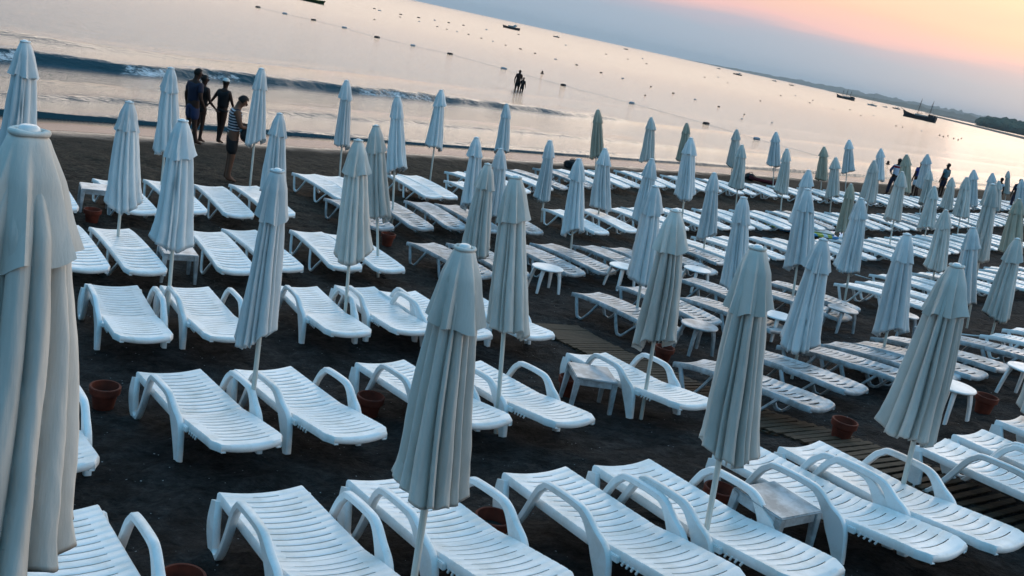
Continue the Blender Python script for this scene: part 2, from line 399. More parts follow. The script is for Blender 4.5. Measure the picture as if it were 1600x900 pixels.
sea = tag(grid_mesh('sea', S2, R2, seaz, M['sea'], 'foam'), kind='structure')

# ------------------------------------------------------------------ wooden path between the sunbeds
def path_xy(t):
    P = [(.75, 13.95), (1.15, 13.25), (2.05, 11.9), (3.05, 10.35), (4.1, 8.95), (5.3, 7.45), (6.4, 6.1)]
    f = t * (len(P) - 1); i = min(int(f), len(P) - 2); f -= i
    return Vector((P[i][0] + (P[i + 1][0] - P[i][0]) * f, P[i][1] + (P[i + 1][1] - P[i][1]) * f, 0))
bm = bmesh.new(); k = 0; n = 92
for i in range(n):
    p = path_xy(i / n); q = path_xy((i + 1) / n); d = (q - p).normalized(); a = math.atan2(d.y, d.x) - PI / 2 + rnd.uniform(-.03, .03)
    z = gz(p.x, p.y) + .035 + rnd.uniform(-.004, .004)
    box(bm, (p.x, p.y, z), (.80 + rnd.uniform(-.03, .03), .070, .022), Matrix.Rotation(a, 4, 'Z') @ Matrix.Rotation(rnd.uniform(-.02, .02), 4, 'X'), .004)
for sgn in (-.36, .36):
    pts = []
    for i in range(30):
        p = path_xy(i / 29); q = path_xy(min(1, (i + 1) / 29)) if i < 29 else p; o = path_xy(max(0, (i - 1) / 29)); d = (q - o).normalized()
        x, y = p.x - d.y * sgn, p.y + d.x * sgn; pts.append((x, y, gz(x, y) + .012))
    sweep(bm, pts, rrect(.05, .02, .004))
tag(obj('boardwalk', bm, M['wood'], None, 0), kind='structure')

# ------------------------------------------------------------------ coast and hills
def pxdir(px):
    """azimuth of a point on the horizon line at picture column px"""
    hy = 450 - HDN / _c + (px - 800) * _s / _c
    x, y = px - 800, hy - 450; u = x * _c + y * _s; v = -x * _s + y * _c
    d = _R0 * u + _D0 * v + _F0 * FPX; return math.atan2(d.x, d.y)
def far(px, dist, z=0.0):
    a = pxdir(px); return Vector((dist * math.sin(a), dist * math.cos(a), z))
def forest(n, c1, c2, sc):
    def f(t, b): t.links.new(mixc(t, noise_n(t, sc, 6), c1, c2), b.inputs['Base Color'])
    return mat(n, c1, .95, .05, f)
M['hills'] = forest('hill_scrub', (.035, .05, .03), (.10, .10, .07), .01)
M['trees'] = forest('pine_green_hazed', (.045, .068, .05), (.11, .13, .09), .3)  # greens lightened in the colour itself to look hazed by distance
M['rock'] = forest('shore_rock', (.05, .05, .05), (.2, .18, .15), .2)
def hill_range(name, cols, dist, depth, seed, mat_, amp=.3, n=160, kind='structure'):
    """cols: [(px, height in picture pixels)] ridge height seen at dist"""
    bm = bmesh.new(); rings = []
    x0, x1 = cols[0][0], cols[-1][0]
    for i in range(n + 1):
        px = x0 + (x1 - x0) * i / n
        h = interp(px, [c[0] for c in cols], [c[1] for c in cols]) / FPX * dist
        nn = 1 + amp * (noise.noise((px * .05, seed, 0)) + .6 * noise.noise((px * .17, seed, 1)) + .35 * noise.noise((px * .6, seed, 2)))
        h = max(.2, h * nn); row = []
        for j in range(9):
            f = j / 8; prof = math.sin(min(1, f * 2) * PI / 2) if f < .5 else math.cos((f - .5) * PI)
            hh = h * max(0, prof) * (1 + .25 * noise.noise((px * .2, f * 4, seed)) * (1 if 0 < j < 8 else 0)) if 0 < j < 8 else -2
            p = far(px, dist + depth * f); row.append(bm.verts.new((p.x, p.y, SEA + hh)))
        rings.append(row)
    for a, b in zip(rings[:-1], rings[1:]):
        for j in range(8): bm.faces.new((a[j], b[j], b[j + 1], a[j + 1]))
    return tag(obj(name, bm, mat_, None, 60), kind=kind)
hill_range('far_hills', [(1060, 0), (1110, 1.5), (1180, 4.2), (1260, 7.2), (1340, 9.6), (1400, 10.8), (1480, 12), (1560, 13), (1680, 14)], 11000, 3000, 3, M['hills'])
hill_range('near_hills', [(1290, 0), (1330, 3.5), (1390, 6), (1440, 8), (1500, 9), (1560, 10), (1700, 14)], 6500, 2000, 9, M['hills'], .35)
hill_range('coast', [(1450, 0), (1480, 2.5), (1530, 4.5), (1600, 7), (1700, 8)], 3300, 500, 5, M['rock'], .25)
hill_range('headland', [(1524, 0), (1540, 6), (1575, 10), (1700, 16)], 2000, 320, 7, M['rock'], .2)
# the dark wood on the headland reads as one mass
bm = bmesh.new(); rn = random.Random(3)
for i in range(420):
    px = rn.uniform(1532, 1690); f = rn.random(); dist = 1960 + 200 * f
    base = interp(px, [1524, 1540, 1575, 1700], [0, 6, 10, 16]) / FPX * dist * (.25 + .6 * f)
    p = far(px, dist); r0 = rn.uniform(5, 10)
    q = bmesh.ops.create_icosphere(bm, subdivisions=2, radius=1, matrix=Matrix.Translation((p.x, p.y, SEA + base + r0 * .5)) @ Matrix.Diagonal((r0 * rn.uniform(.8, 1.3), r0, r0 * rn.uniform(.7, 1.15), 1)))
    for v in q['verts']:
        v.co += Vector([noise.noise(v.co * .3 + Vector((k * 9, 0, 0))) * 3.2 for k in range(3)])
tag(obj('wood', bm, M['trees'], None, 0), kind='stuff')
# low spit running out in front of the headland
bm = bmesh.new()
pts = [far(1462, 1450), far(1500, 1250), far(1550, 1060), far(1600, 900), far(1660, 760), far(1740, 640)]
sweep(bm, [(p.x, p.y, SEA + .2) for p in pts], lambda i: [(-14, -2.0), (-4, 1.2), (4, 1.5), (14, -2.0)], closed=True)
tag(obj('spit', bm, M['rock'], None, 30), kind='structure')

# ------------------------------------------------------------------ parasols
def tubes(rs, n, var):
    """cut the circle into n uneven pleats: (start, width, height, skew)"""
    w = [1 + var * rs.uniform(-1, 1) for _ in range(n)]; tot = sum(w); a = rs.uniform(0, 6); out = []
    for x in w:
        out.append((a, x / tot * 2 * PI, rs.uniform(.62, 1.0), rs.uniform(.65, 1.5))); a += x / tot * 2 * PI
    return out
def fold(th, T, kind=0):
    for a, w, h, sk in T:
        u = ((th - a) % (2 * PI)) / w
        if u < 1:
            if kind == 0: u = u ** sk; return h * max(0.0, 1 - abs(2 * u - 1) ** 2.1) ** .55
            return h * ((u / .80) ** 1.25 if u < .80 else ((1 - u) / .20) ** .8)     # a lip folded over to one side
    return 0.5
def canopy_mesh(name, seed, wr, hi, mt, tuck=0.0):
    """closed cloth, hanging from z=0 (top) to z=-1.45; wr = hem width / length"""
    L = 1.42; nu = 180 if hi else 80; nv = 60 if hi else 26; bm = bmesh.new(); rings = []
    R1 = wr * L / 2; rs = random.Random(seed); ph = rs.uniform(0, 6); T1 = tubes(rs, 12, .65); T2 = tubes(rs, 5, .4); bx, by = rs.uniform(-.03, .03), rs.uniform(-.03, .03); gath = rs.uniform(.55, .8)
    for j in range(nv + 1):
        t = .035 + .965 * j / nv
        base = interp(t, [0, .06, .2, .45, .75, .93, 1], [.05, .07, .56 * R1, .74 * R1, .92 * R1, 1.02 * R1, 1.09 * R1])
        amp = interp(t, [0, .1, .25, .6, 1], [.03, .14, .50, .60, .54])
        ring = []
        for i in range(nu):
            th = 2 * PI * i / nu
            tw = th + .18 * t * math.sin(ph + 2 * t) + .05 * noise.noise((math.cos(th) * 2, math.sin(th) * 2, t * 3 + seed))
            f = fold(tw, T1); f2 = 1 - fold(tw * 1.0, T2); f2 *= f2
            r = base * (1 - amp + amp * (f * 1.18 - f2 * .14))
            r *= 1 + .07 * noise.noise((math.cos(th) * 1.3, math.sin(th) * 1.3, t * 2.2 + seed * 3)) + .030 * noise.noise((math.cos(th) * 6, math.sin(th) * 6, t * 5 + seed)) + .018 * noise.noise((math.cos(th) * 14, math.sin(th) * 14, t * 14 + seed))
            z = -L * t
            if t > .8:
                q = (t - .8) / .2
                z += q * (.08 * (f - .5) - .05 * f2 * .5 + .055 * math.sin(th + ph) + .04 * math.sin(2 * th + ph * 2) + .03 * noise.noise((math.cos(th) * 3, math.sin(th) * 3, seed)))
            ring.append(bm.verts.new((r * math.cos(th) + bx * t * t * 2, r * math.sin(th) + by * t * t * 2, z)))
        rings.append(ring)
    # turned-in hem
    ring = [bm.verts.new((v.co.x * .93, v.co.y * .93, v.co.z + .012)) for v in rings[-1]]; rings.append(ring)
    ring = [bm.verts.new((v.co.x * .80, v.co.y * .80, v.co.z + .10)) for v in rings[-2]]; rings.append(ring)
    for a, b in zip(rings[:-1], rings[1:]):
        for i in range(nu):
            k = (i + 1) % nu; bm.faces.new((a[i], b[i], b[k], a[k]))
    me = bpy.data.meshes.new(name); bm.to_mesh(me); bm.free()
    for p in me.polygons: p.use_smooth = True
    me.materials.append(mt); return me
def vent_mesh(name, seed, wr, hi, mt):
    """the short upper layer with its flared scalloped edge"""
    L = .40; nu = 160 if hi else 72; nv = 22 if hi else 12; bm = bmesh.new(); rs = random.Random(seed + 50); ph = rs.uniform(0, 6); T1 = tubes(rs, 8, .35)
    R1 = wr * 1.45 / 2 * (.66 if seed == 0 and hi else rs.uniform(.78, .86) if hi else rs.uniform(.72, .82)); rings = []
    for j in range(nv + 1):
        t = j / nv
        base = interp(t, [0, .03, .10, .35, .7, 1], [.050, .060, .070, .34 * R1 + .052, .70 * R1 + .02, R1])
        amp = interp(t, [0, .12, .4, 1], [.0, .06, .28, .46]); ring = []
        for i in range(nu):
            th = 2 * PI * i / nu; f = fold(th + .06 * math.sin(2 * t + ph), T1, 1)
            r = base * (1 - amp * .8 + amp * f * 1.05)
            z = .018 - L * t
            if t > .6: z += (t - .6) / .4 * (.028 * (f - .4) + .022 * math.sin(th + ph) + .012 * math.sin(5 * th + ph))
            ring.append(bm.verts.new((r * math.cos(th), r * math.sin(th), z)))
        rings.append(ring)
    rings.append([bm.verts.new((v.co.x * .94, v.co.y * .94, v.co.z + .012)) for v in rings[-1]])
    for a, b in zip(rings[:-1], rings[1:]):
        for i in range(nu):
            k = (i + 1) % nu; bm.faces.new((a[i], b[i], b[k], a[k]))
    bm.faces.new([rings[0][i] for i in range(nu)])
    tr = []
    for i in range(28):          # sewn ring round the opening at the top
        a = 2 * PI * i / 28; q = .010 + .002 * math.sin(3 * a)
        tr.append([bm.verts.new(((.052 + q * math.cos(b)) * math.cos(a), (.052 + q * math.cos(b)) * math.sin(a), .022 + q * math.sin(b))) for b in [2 * PI * k / 7 for k in range(7)]])
    for i in range(28):
        for k in range(7): bm.faces.new((tr[i][k], tr[(i + 1) % 28][k], tr[(i + 1) % 28][(k + 1) % 7], tr[i][(k + 1) % 7]))
    me = bpy.data.meshes.new(name); bm.to_mesh(me); bm.free()
    for p in me.polygons: p.use_smooth = True
    me.set_sharp_from_angle(angle=R(60)); me.materials.append(mt); return me
TINT = {0: 'cream', 1: 'pale', 2: 'tan'}
_cache = {}
def shared(key, f):
    if key not in _cache: _cache[key] = f()
    return _cache[key]
def unit_pole():
    bm = bmesh.new(); tube(bm, [(0, 0, 0), (0, 0, 1)], 1.0, 14)
    me = bpy.data.meshes.new('pole'); bmesh.ops.recalc_face_normals(bm, faces=bm.faces); bm.to_mesh(me); bm.free()
    for p in me.polygons: p.use_smooth = True
    me.set_sharp_from_angle(angle=R(50)); me.materials.append(M['pole']); return me
def cap_mesh():
    bm = bmesh.new(); lathe(bm, [(.0, .026), (.022, .026), (.030, .020), (.033, .010), (.033, .0), (.0, -.002)], 20)
    bmesh.ops.remove_doubles(bm, verts=bm.verts, dist=1e-5)
    me = bpy.data.meshes.new('cap'); bmesh.ops.recalc_face_normals(bm, faces=bm.faces); bm.to_mesh(me); bm.free()
    for p in me.polygons: p.use_smooth = True
    me.set_sharp_from_angle(angle=R(40)); me.materials.append(M['white']); return me
ORD = ['first', 'second', 'third', 'fourth', 'fifth', 'sixth', 'seventh', 'eighth', 'ninth', 'tenth', 'eleventh', 'twelfth', 'thirteenth', 'fourteenth', 'fifteenth', 'sixteenth', 'seventeenth', 'eighteenth', 'nineteenth', 'twentieth']
def ordw(i):
    if i < 20: return ORD[i]
    if (i + 1) % 10 == 0: return {20: 'twentieth', 30: 'thirtieth', 40: 'fortieth', 50: 'fiftieth', 60: 'sixtieth', 70: 'seventieth'}[i + 1]
    return {2: 'twenty', 3: 'thirty', 4: 'forty', 5: 'fifty', 6: 'sixty', 7: 'seventy'}[(i + 1) // 10] + (('-' + ORD[(i + 1) % 10 - 1]) if (i + 1) % 10 else 'th')
ROWN = dict(a='front row', b='second row', c='third row', d='fourth row', e='fifth row', f='row nearest the sea')
TW = {0: 'cream', 1: 'bluish white', 2: 'tan'}
SPECIAL = {0: 'huge closed cream parasol cut off by the left picture edge, nearest of all',
           13: 'big closed cream parasol in the middle foreground with deep creases',
           31: 'big closed cream parasol flaring wide over the armrests right of the middle foreground',
           7: 'slim closed white parasol with ring top standing above the armrest beds at left'}
ucount = {}
def parasol(i, row, x, y, tilt, h, wr, tint):
    z = gz(x, y); big = row in 'ab' and h > 0 and y < 11
    root = empty('parasol', (x, y, z - .05), (R(rnd.uniform(-1.2, 1.2)), R(tilt), 0))
    k = ucount.get(row, 0); ucount[row] = k + 1
    lab = SPECIAL.get(i, 'closed %s parasol, %s from the left in the %s' % (TW[tint], ordw(k), ROWN[row]))
    tag(root, lab, 'parasol', 'closed parasols among the sunbeds')
    wr = round(wr * (.86 if big and i else .93) * 25) / 25; seed = i if big else 1 + i % 8
    if not big: wr = min(max(wr, .28), .40)
    cm = shared(('c', seed, wr, big, tint), lambda: canopy_mesh('canopy', seed, wr, big, M[TINT[tint]], .12 if i % 4 == 1 else .0))
    vm = shared(('v', seed, wr, big, tint), lambda: vent_mesh('vent', seed, wr, big, M[TINT[tint]]))
    ca = link('canopy', cm, None, root); ca.location = (0, 0, h + .05 - .04); ca.rotation_euler = (0, 0, rnd.uniform(0, 6))
    ve = link('vent', vm, None, ca)
    po = link('pole', shared('pole', unit_pole), None, root); po.scale = (.021, .021, h - .1)
    cp = link('cap', shared('cap', cap_mesh), None, root); cp.location = (0, 0, h + .027)
    return root
LO = [
    ('A', 'A0', -1.889, 4.576, 37.0), ('A', 'A1', -0.791, 5.231, 35.1), ('A', 'A2', -0.003, 5.706, 37.0), ('A', 'A3', 1.055, 6.091, 36.0),
    ('A', 'A4', 1.745, 6.444, 37.4), ('A', 'A5', 2.798, 7.126, 41.0), ('A', 'A6', 3.406, 7.475, 39.4), ('A', 'A7', 4.83, 8.14, 42.0),
    ('A', 'A8', 5.375, 8.649, 39.9), ('A', 'A9', 6.146, 9.442, 40.6), ('A', 'B0', -3.363, 6.869, 37.0), ('A', 'B1', -2.302, 7.729, 39.7),
    ('A', 'B2', -1.548, 8.205, 40.5), ('A', 'B3', -0.529, 8.982, 41.0), ('A', 'B4', 0.254, 9.335, 40.1), ('A', 'B5', 1.606, 10.443, 35.1),
    ('A', 'C1', -4.077, 10.224, 34.0), ('A', 'C2', -3.351, 10.708, 35.6), ('A', 'C3', -2.234, 11.625, 34.0), ('A', 'C4', -1.558, 12.146, 34.0),
    ('A', 'C5', -0.903, 12.319, 40.0), ('A', 'C6', -0.115, 12.809, 39.7), ('B', 'D1', -5.895, 12.676, 38.1), ('B', 'D2', -5.3, 13.05, 38.9),
    ('B', 'D3', -4.297, 13.946, 34.0), ('B', 'D4', -3.847, 14.534, 40.0), ('B', 'D5', -3.046, 15.303, 34.0), ('B', 'D6', -2.498, 15.625, 40.0),
    ('C', 'D7', -1.118, 16.3, 41.0), ('C', 'D8', -0.511, 16.819, 38.0), ('C', 'D9', 0.441, 17.769, 40.0), ('C', 'D10', 1.018, 18.401, 41.8),
    ('C', 'D11', 1.831, 19.027, 40.0), ('C', 'D12', 2.461, 19.411, 40.0), ('C', 'D13', 3.197, 20.18, 42.0), ('B', 'E1', -7.629, 15.417, 37.0),
    ('B', 'E2', -6.725, 16.2, 40.0), ('B', 'E3', -6.158, 16.964, 39.1), ('B', 'E4', -5.435, 17.392, 36.4), ('B', 'E5', -4.938, 18.119, 40.0),
    ('C', 'E6', -3.197, 18.693, 40.2), ('C', 'E7', -2.505, 19.417, 38.0), ('C', 'E8', -1.869, 20.143, 35.0), ('C', 'E9', -1.223, 20.546, 38.0),
    ('C', 'E10', -0.36, 21.285, 37.0), ('B', 'E12', 1.117, 22.822, 39.0), ('B', 'E13', 1.889, 23.884, 39.0), ('B', 'F1', -4.364, 20.722, 43.0),
    ('B', 'F2', -3.948, 21.046, 40.0), ('B', 'F3', -2.808, 23.054, 39.0), ('B', 'F4', -2.495, 23.409, 41.2), ('B', 'F5', -1.386, 23.98, 42.0),
    ('C', 'G1', 1.778, 14.443, 39.6), ('C', 'G2', 2.54, 15.545, 39.0), ('C', 'H1', 2.98, 10.932, 41.0), ('C', 'H2', 3.696, 11.967, 37.0),
    ('C', 'H3', 4.628, 12.684, 41.0), ('C', 'H4', 5.245, 13.123, 41.0), ('C', 'H5', 5.726, 13.4, 39.0), ('C', 'H6', 6.351, 14.076, 39.0),
    ('C', 'H7', 7.363, 14.813, 42.0), ('C', 'G3', 3.546, 15.531, 42.0), ('C', 'G4', 3.712, 17.203, 42.0), ('C', 'G5', 5.091, 17.338, 42.0),
    ('C', 'G6', 5.58, 18.464, 42.0), ('B', 'I1', 7.413, 19.756, 43.0), ('B', 'I2', 8.074, 20.491, 43.0), ('B', 'J1', 8.458, 15.175, 42.0),
    ('B', 'J2', 9.204, 16.036, 42.0),
]
UM = [
    ('a', -1.471, 2.95, -1.6, 2.77, 0.4, 0), ('d', -6.093, 11.745, -2.8, 2.97, 0.34, 1), ('d', -5.608, 13.442, -1.2, 2.27, 0.34, 1), ('e', -6.559, 17.372, -2.2, 2.45, 0.36, 1),
    ('c', -3.843, 10.831, -2.6, 2.46, 0.33, 1), ('e', -5.48, 19.141, -2.2, 2.61, 0.32, 1), ('d', -4.619, 17.633, -2.8, 2.02, 0.36, 1), ('b', -1.981, 7.945, -1.9, 2.43, 0.28, 1),
    ('f', -4.354, 22.23, -4.8, 2.47, 0.32, 1), ('c', -1.95, 11.817, -5.2, 2.47, 0.36, 0), ('d', -2.155, 15.429, -10.7, 2.42, 0.34, 0), ('e', -2.63, 19.518, -7.6, 2.6, 0.28, 1),
    ('f', -2.65, 25.319, -3.6, 2.46, 0.36, 1), ('a', -0.177, 5.001, -2.6, 2.29, 0.33, 0), ('c', -0.699, 15.806, -2.7, 2.06, 0.33, 0), ('b', 0.153, 8.946, -7.5, 2.52, 0.33, 0),
    ('e', -1.166, 20.49, -5.9, 2.0, 0.34, 1), ('d', -0.606, 20.997, -7.8, 1.82, 0.33, 1), ('f', -1.063, 30.062, -7.1, 2.12, 0.36, 1), ('e', 0.359, 23.463, -6.3, 1.97, 0.32, 1),
    ('d', 1.027, 19.257, -7.7, 2.11, 0.36, 1), ('f', 1.894, 30.975, -10.7, 2.48, 0.36, 2), ('e', 1.757, 24.217, -7.5, 1.97, 0.38, 1), ('f', 3.841, 34.311, -10.3, 2.39, 0.4, 0),
    ('e', 2.547, 21.491, -4.9, 2.19, 0.36, 1), ('c', 1.972, 14.645, -5.4, 2.24, 0.36, 1), ('b', 1.662, 10.034, -4.8, 2.3, 0.38, 0), ('f', 5.531, 38.458, -8.5, 2.21, 0.38, 2),
    ('f', 3.86, 24.464, -8.1, 2.62, 0.38, 1), ('d', 4.095, 22.071, -6.7, 2.08, 0.34, 1), ('c', 3.583, 15.501, -8.6, 2.2, 0.3, 1), ('a', 1.7, 6.263, -5.1, 2.31, 0.34, 0),
    ('f', 7.806, 40.547, -7.8, 2.25, 0.4, 0), ('e', 6.743, 32.976, -9.2, 2.19, 0.4, 0), ('f', 10.095, 42.954, -12.4, 2.4, 0.42, 1), ('e', 8.146, 32.498, -10.0, 2.4, 0.36, 0),
    ('d', 7.04, 25.667, -6.2, 2.3, 0.4, 1), ('c', 5.154, 17.894, -8.2, 2.34, 0.38, 1), ('b', 3.935, 12.746, -4.1, 1.95, 0.38, 1), ('f', 12.337, 43.578, -11.9, 2.17, 0.42, 2),
    ('e', 10.795, 36.196, -10.0, 2.23, 0.38, 0), ('f', 13.997, 45.594, -12.4, 2.61, 0.42, 1), ('d', 9.139, 28.611, -8.6, 1.96, 0.36, 2), ('c', 6.442, 18.982, -7.5, 2.24, 0.36, 1),
    ('f', 15.742, 46.42, -12.4, 2.48, 0.42, 1), ('e', 11.928, 35.63, -8.8, 2.42, 0.46, 0), ('f', 13.882, 37.646, -11.7, 2.79, 0.42, 2), ('d', 10.712, 29.264, -7.7, 2.51, 0.38, 0),
    ('f', 16.786, 43.65, -10.0, 2.74, 0.42, 1), ('e', 16.474, 42.461, -8.1, 2.13, 0.4, 0), ('d', 13.357, 33.629, -6.7, 2.04, 0.42, 0), ('e', 18.451, 44.97, -9.0, 1.9, 0.42, 0),
    ('f', 18.174, 41.765, -12.4, 2.57, 0.42, 1), ('e', 15.701, 36.689, -9.0, 2.42, 0.46, 0), ('f', 20.807, 46.13, -11.7, 2.42, 0.42, 1), ('f', 29.331, 63.519, -12.4, 2.04, 0.36, 0),
    ('e', 22.947, 50.176, -12.4, 1.96, 0.4, 0), ('d', 8.681, 18.59, -8.7, 2.81, 0.3, 0), ('f', 23.633, 49.147, -12.4, 2.29, 0.42, 1), ('d', 12.931, 26.523, -8.9, 2.38, 0.42, 2),
    ('c', 9.805, 23.376, -7.8, 2.0, 0.4, 0), ('b', 5.507, 13.978, -6.1, 2.03, 0.36, 1), ('c', 8.4, 18.329, -9.8, 1.99, 0.34, 1), ('a', 3.572, 7.757, -5.1, 2.22, 0.38, 0),
    ('b', 8.708, 17.633, -4.4, 1.9, 0.36, 0), ('a', 5.931, 10.222, -8.9, 1.93, 0.38, 0),
]
for i, u in enumerate(UM): parasol(i, *u)

# ------------------------------------------------------------------ sunbeds
def thicken(bm, th):
    bm.normal_update(); fs = list(bm.faces); vs0 = list(bm.verts); be = [e for e in bm.edges if e.is_boundary]
    m = {v: bm.verts.new(v.co - v.normal * th) for v in vs0}
    for f in fs: bm.faces.new([m[v] for v in reversed(f.verts)])
    for e in be:
        a, b = e.verts; l = e.link_faces[0]; vs_ = list(l.verts); i = vs_.index(a)
        if vs_[(i + 1) % len(vs_)] == b: bm.faces.new((b, a, m[a], m[b]))
        else: bm.faces.new((a, b, m[b], m[a]))
LB = 1.93
def bedz(y, kind):
    if kind == 'A': return interp(y, [-.97, -.80, -.30, -.10, .2, .965], [.345, .352, .335, .318, .335, .385])
    return interp(y, [-.97, -.85, -.6, -.3, 0, .35, .7, .965], [.285, .30, .325, .345, .362, .375, .375, .355])
def bed_part(kind, y0, y1, slots, hw, w, name, mt, parent, foot=False, head=False, sag=.022, bow=.028, slotw=.011):
    """one moulded panel with curved slots, side skirts and rounded end; slots = [(y, half width)]"""
    bm = bmesh.new()
    xs = [(-w + .045, -.062), (-w + .004, -.066), (-w, -.050), (-w + .002, -.012), (-w + .012, 0)]
    flat = [-hw - .02, -hw, -hw * .75, -hw * .5, -.09, 0, .09, hw * .5, hw * .75, hw, hw + .02]
    cols = xs + [(x, None) for x in flat] + [(-a, b) for a, b in reversed(xs)]
    rows = []                       # (y, z offset, width factor, slot half-width or 0)
    if foot: rows += [(y0 + .012, -.060, .80, 0), (y0, -.050, .82, 0), (y0 - .004, -.020, .83, 0), (y0 + .010, -.002, .845, 0), (y0 + .045, 0, .90, 0), (y0 + .10, 0, 1, 0)]
    elif head: rows += [(y0, -.05, 1, 0), (y0, 0, 1, 0)]
    else: rows += [(y0, -.05, 1, 0), (y0, 0, 1, 0)]
    for sy, sh in sorted(slots):
        rows += [(sy - slotw / 2 - .006, 0, 1, 0), (sy - slotw / 2, -.002, 1, sh), (sy + slotw / 2, -.002, 1, 0), (sy + slotw / 2 + .006, 0, 1, 0)]
    if head: rows += [(y1 - .03, 0, 1, 0), (y1 - .004, -.004, 1.0, 0), (y1, -.022, 1.0, 0), (y1 - .006, -.055, 1.0, 0)]
    else: rows += [(y1, 0, 1, 0), (y1, -.05, 1, 0)]
    G = []
    for y, dz, wf, sh in rows:
        r = []
        for x, zo in cols:
            xx = x * wf; q = 1 - min(1, abs(x) / (w - .02)) ** 2
            yy = y - (bow * q if (zo is None) else 0) * (1 if not foot or y > y0 + .12 else 0) - (.018 * q if foot and y < y0 + .12 else 0) + (.0)
            if head and y > y1 - .05: yy = y + .0 - bow * q * .8
            z = bedz(y, kind) + min(zo or 0, dz) - (sag * q if zo is None else 0)
            r.append(bm.verts.new((xx, yy, z)))
        G.append(r)
    nx = len(cols)
    for i in range(len(rows) - 1):
        sh = rows[i][3]
        for j in range(nx - 1):
            xm = (cols[j][0] + cols[j + 1][0]) / 2
            if sh and abs(xm) < sh and cols[j][1] is None and cols[j + 1][1] is None: continue
            bm.faces.new((G[i][j], G[i][j + 1], G[i + 1][j + 1], G[i + 1][j]))
    bm.normal_update()
    if sum(f.normal.z for f in bm.faces) < 0: bmesh.ops.reverse_faces(bm, faces=bm.faces)
    thicken(bm, .007)
    return obj(name, bm, mt, parent, 50)
def leg_loop(pts, w, th, name, mt, parent, sx):
    bm = bmesh.new(); P = spline(pts, 5)
    sweep(bm, [(p[0] * sx, p[1], p[2]) for p in P], lambda i: rrect(th * (1), P[i][3] if len(P[i]) > 3 else w, .008), up=(1, 0, 0))
    return obj(name, bm, mt, parent, 45)
def arm_bed():
    root = empty('sunbed', (0, 0, 0)); m = M['white']
    hs = [(y, .195) for y in [.80 - .083 * k for k in range(11)]] + [(.885, .09)]
    bed_part('A', -.085, .965, hs, .195, .300, 'backrest', m, root, head=True, slotw=.0085)
    fs = [(-.17 - .083 * k, .195) for k in range(9)]
    bed_part('A', -.965, -.09, fs, .195, .300, 'seat', m, root, foot=True, slotw=.0085)
    for sx in (-1, 1):
        # side frame: rear leg, curl at the sand, strut up to the armrest, down into the front leg
        leg_loop([(.305, .93, .335, .10), (.325, .905, .20, .15), (.328, .87, .07, .12), (.328, .82, .016, .06), (.33, .73, .03, .045), (.335, .60, .19, .05), (.345, .45, .42, .055), (.35, .38, .485, .055), (.352, .31, .515, .05), (.354, .02, .500, .052), (.352, -.09, .465, .065), (.346, -.18, .375, .10), (.338, -.265, .27, .17), (.340, -.32, .12, .12), (.342, -.345, .03, .085), (.342, -.35, .0, .075)], .05, .052, 'armrest_frame', m, root, sx)
        bm = bmesh.new()
        box(bm, (.31 * sx, -.30, .285), (.03, .22, .045), None, .006)
        for k in range(4): box(bm, (.300 * sx, -.44 - .045 * k, .272), (.012, .016, .035), Matrix.Rotation(.5, 4, 'X'), .002)
        obj('ratchet', bm, m, root, 0)
    return root
def loop_bed(mt, crescents):
    root = empty('sunbed', (0, 0, 0)); m = mt
    hs = [(y, .20) for y in [.78 - .095 * k for k in range(9)]] + [(.86, .09)]
    bed_part('B', -.085, .965, hs, .20, .285, 'backrest', m, root, head=True, slotw=.014, bow=.02)
    fs = [(-.18 - .105 * k, .10 if crescents else .20) for k in range(7)]
    bed_part('B', -.965, -.09, fs, .20, .285, 'seat', m, root, foot=True, slotw=.030 if crescents else .014, bow=.05 if crescents else .02, sag=.03 if crescents else .02)
    for sx in (-1, 1):
        leg_loop([(.268, .86, .34, .05), (.285, .80, .18, .055), (.292, .745, .04, .05), (.292, .70, .012, .042), (.292, .62, .018, .038), (.285, .49, .14, .036), (.272, .33, .33, .045)], .04, .035, 'leg', m, root, sx)
        leg_loop([(.268, -.05, .30, .055), (.285, -.11, .16, .055), (.292, -.17, .03, .05), (.292, -.21, .010, .042), (.292, -.28, .018, .036), (.285, -.42, .14, .034), (.268, -.58, .28, .04)], .04, .032, 'leg', m, root, sx)
    bm = bmesh.new(); box(bm, (0, .55, .30), (.50, .035, .03), None, .005); obj('stretcher', bm, m, root, 0)
    bm = bmesh.new(); box(bm, (0, -.35, .27), (.50, .035, .03), None, .005); obj('stretcher', bm, m, root, 0)
    return root
PROTO = dict(A=arm_bed(), B=loop_bed(M['white'], False), C=loop_bed(M['grey'], True)); reg(None)
_first = dict(A=True, B=True, C=True)
def place_bed(kind, x, y, ang, label, group):
    src = PROTO[kind]
    if _first[kind]: o = src; _first[kind] = False
    else: o = copy_tree(src)
    a = R(ang); dx, dy = -math.sin(a), math.cos(a)
    zh, zf = gz(x + dx * .5, y + dy * .5), gz(x - dx * .5, y - dy * .5)
    o.location = (x, y, (zh + zf) / 2 - .004)
    o.rotation_mode = 'XYZ'; o.rotation_euler = (math.atan(zh - zf), 0, a)
    tag(o, label, 'sunbed', group); return o
RN2 = dict(A='front row', B='second row', C='third row', D='fourth row', E='fifth row', F='row nearest the sea', G='weathered row beyond the boardwalk', H='weathered row by the boardwalk', I='white row among the parasols at right', J='row at the right picture edge')
STY = dict(A='white sunbed with armrests', B='white loop-legged sunbed', C='weathered grey sunbed')
GRP = dict(A='white sunbeds with armrests', B='white sunbeds on looped legs', C='weathered grey sunbeds')
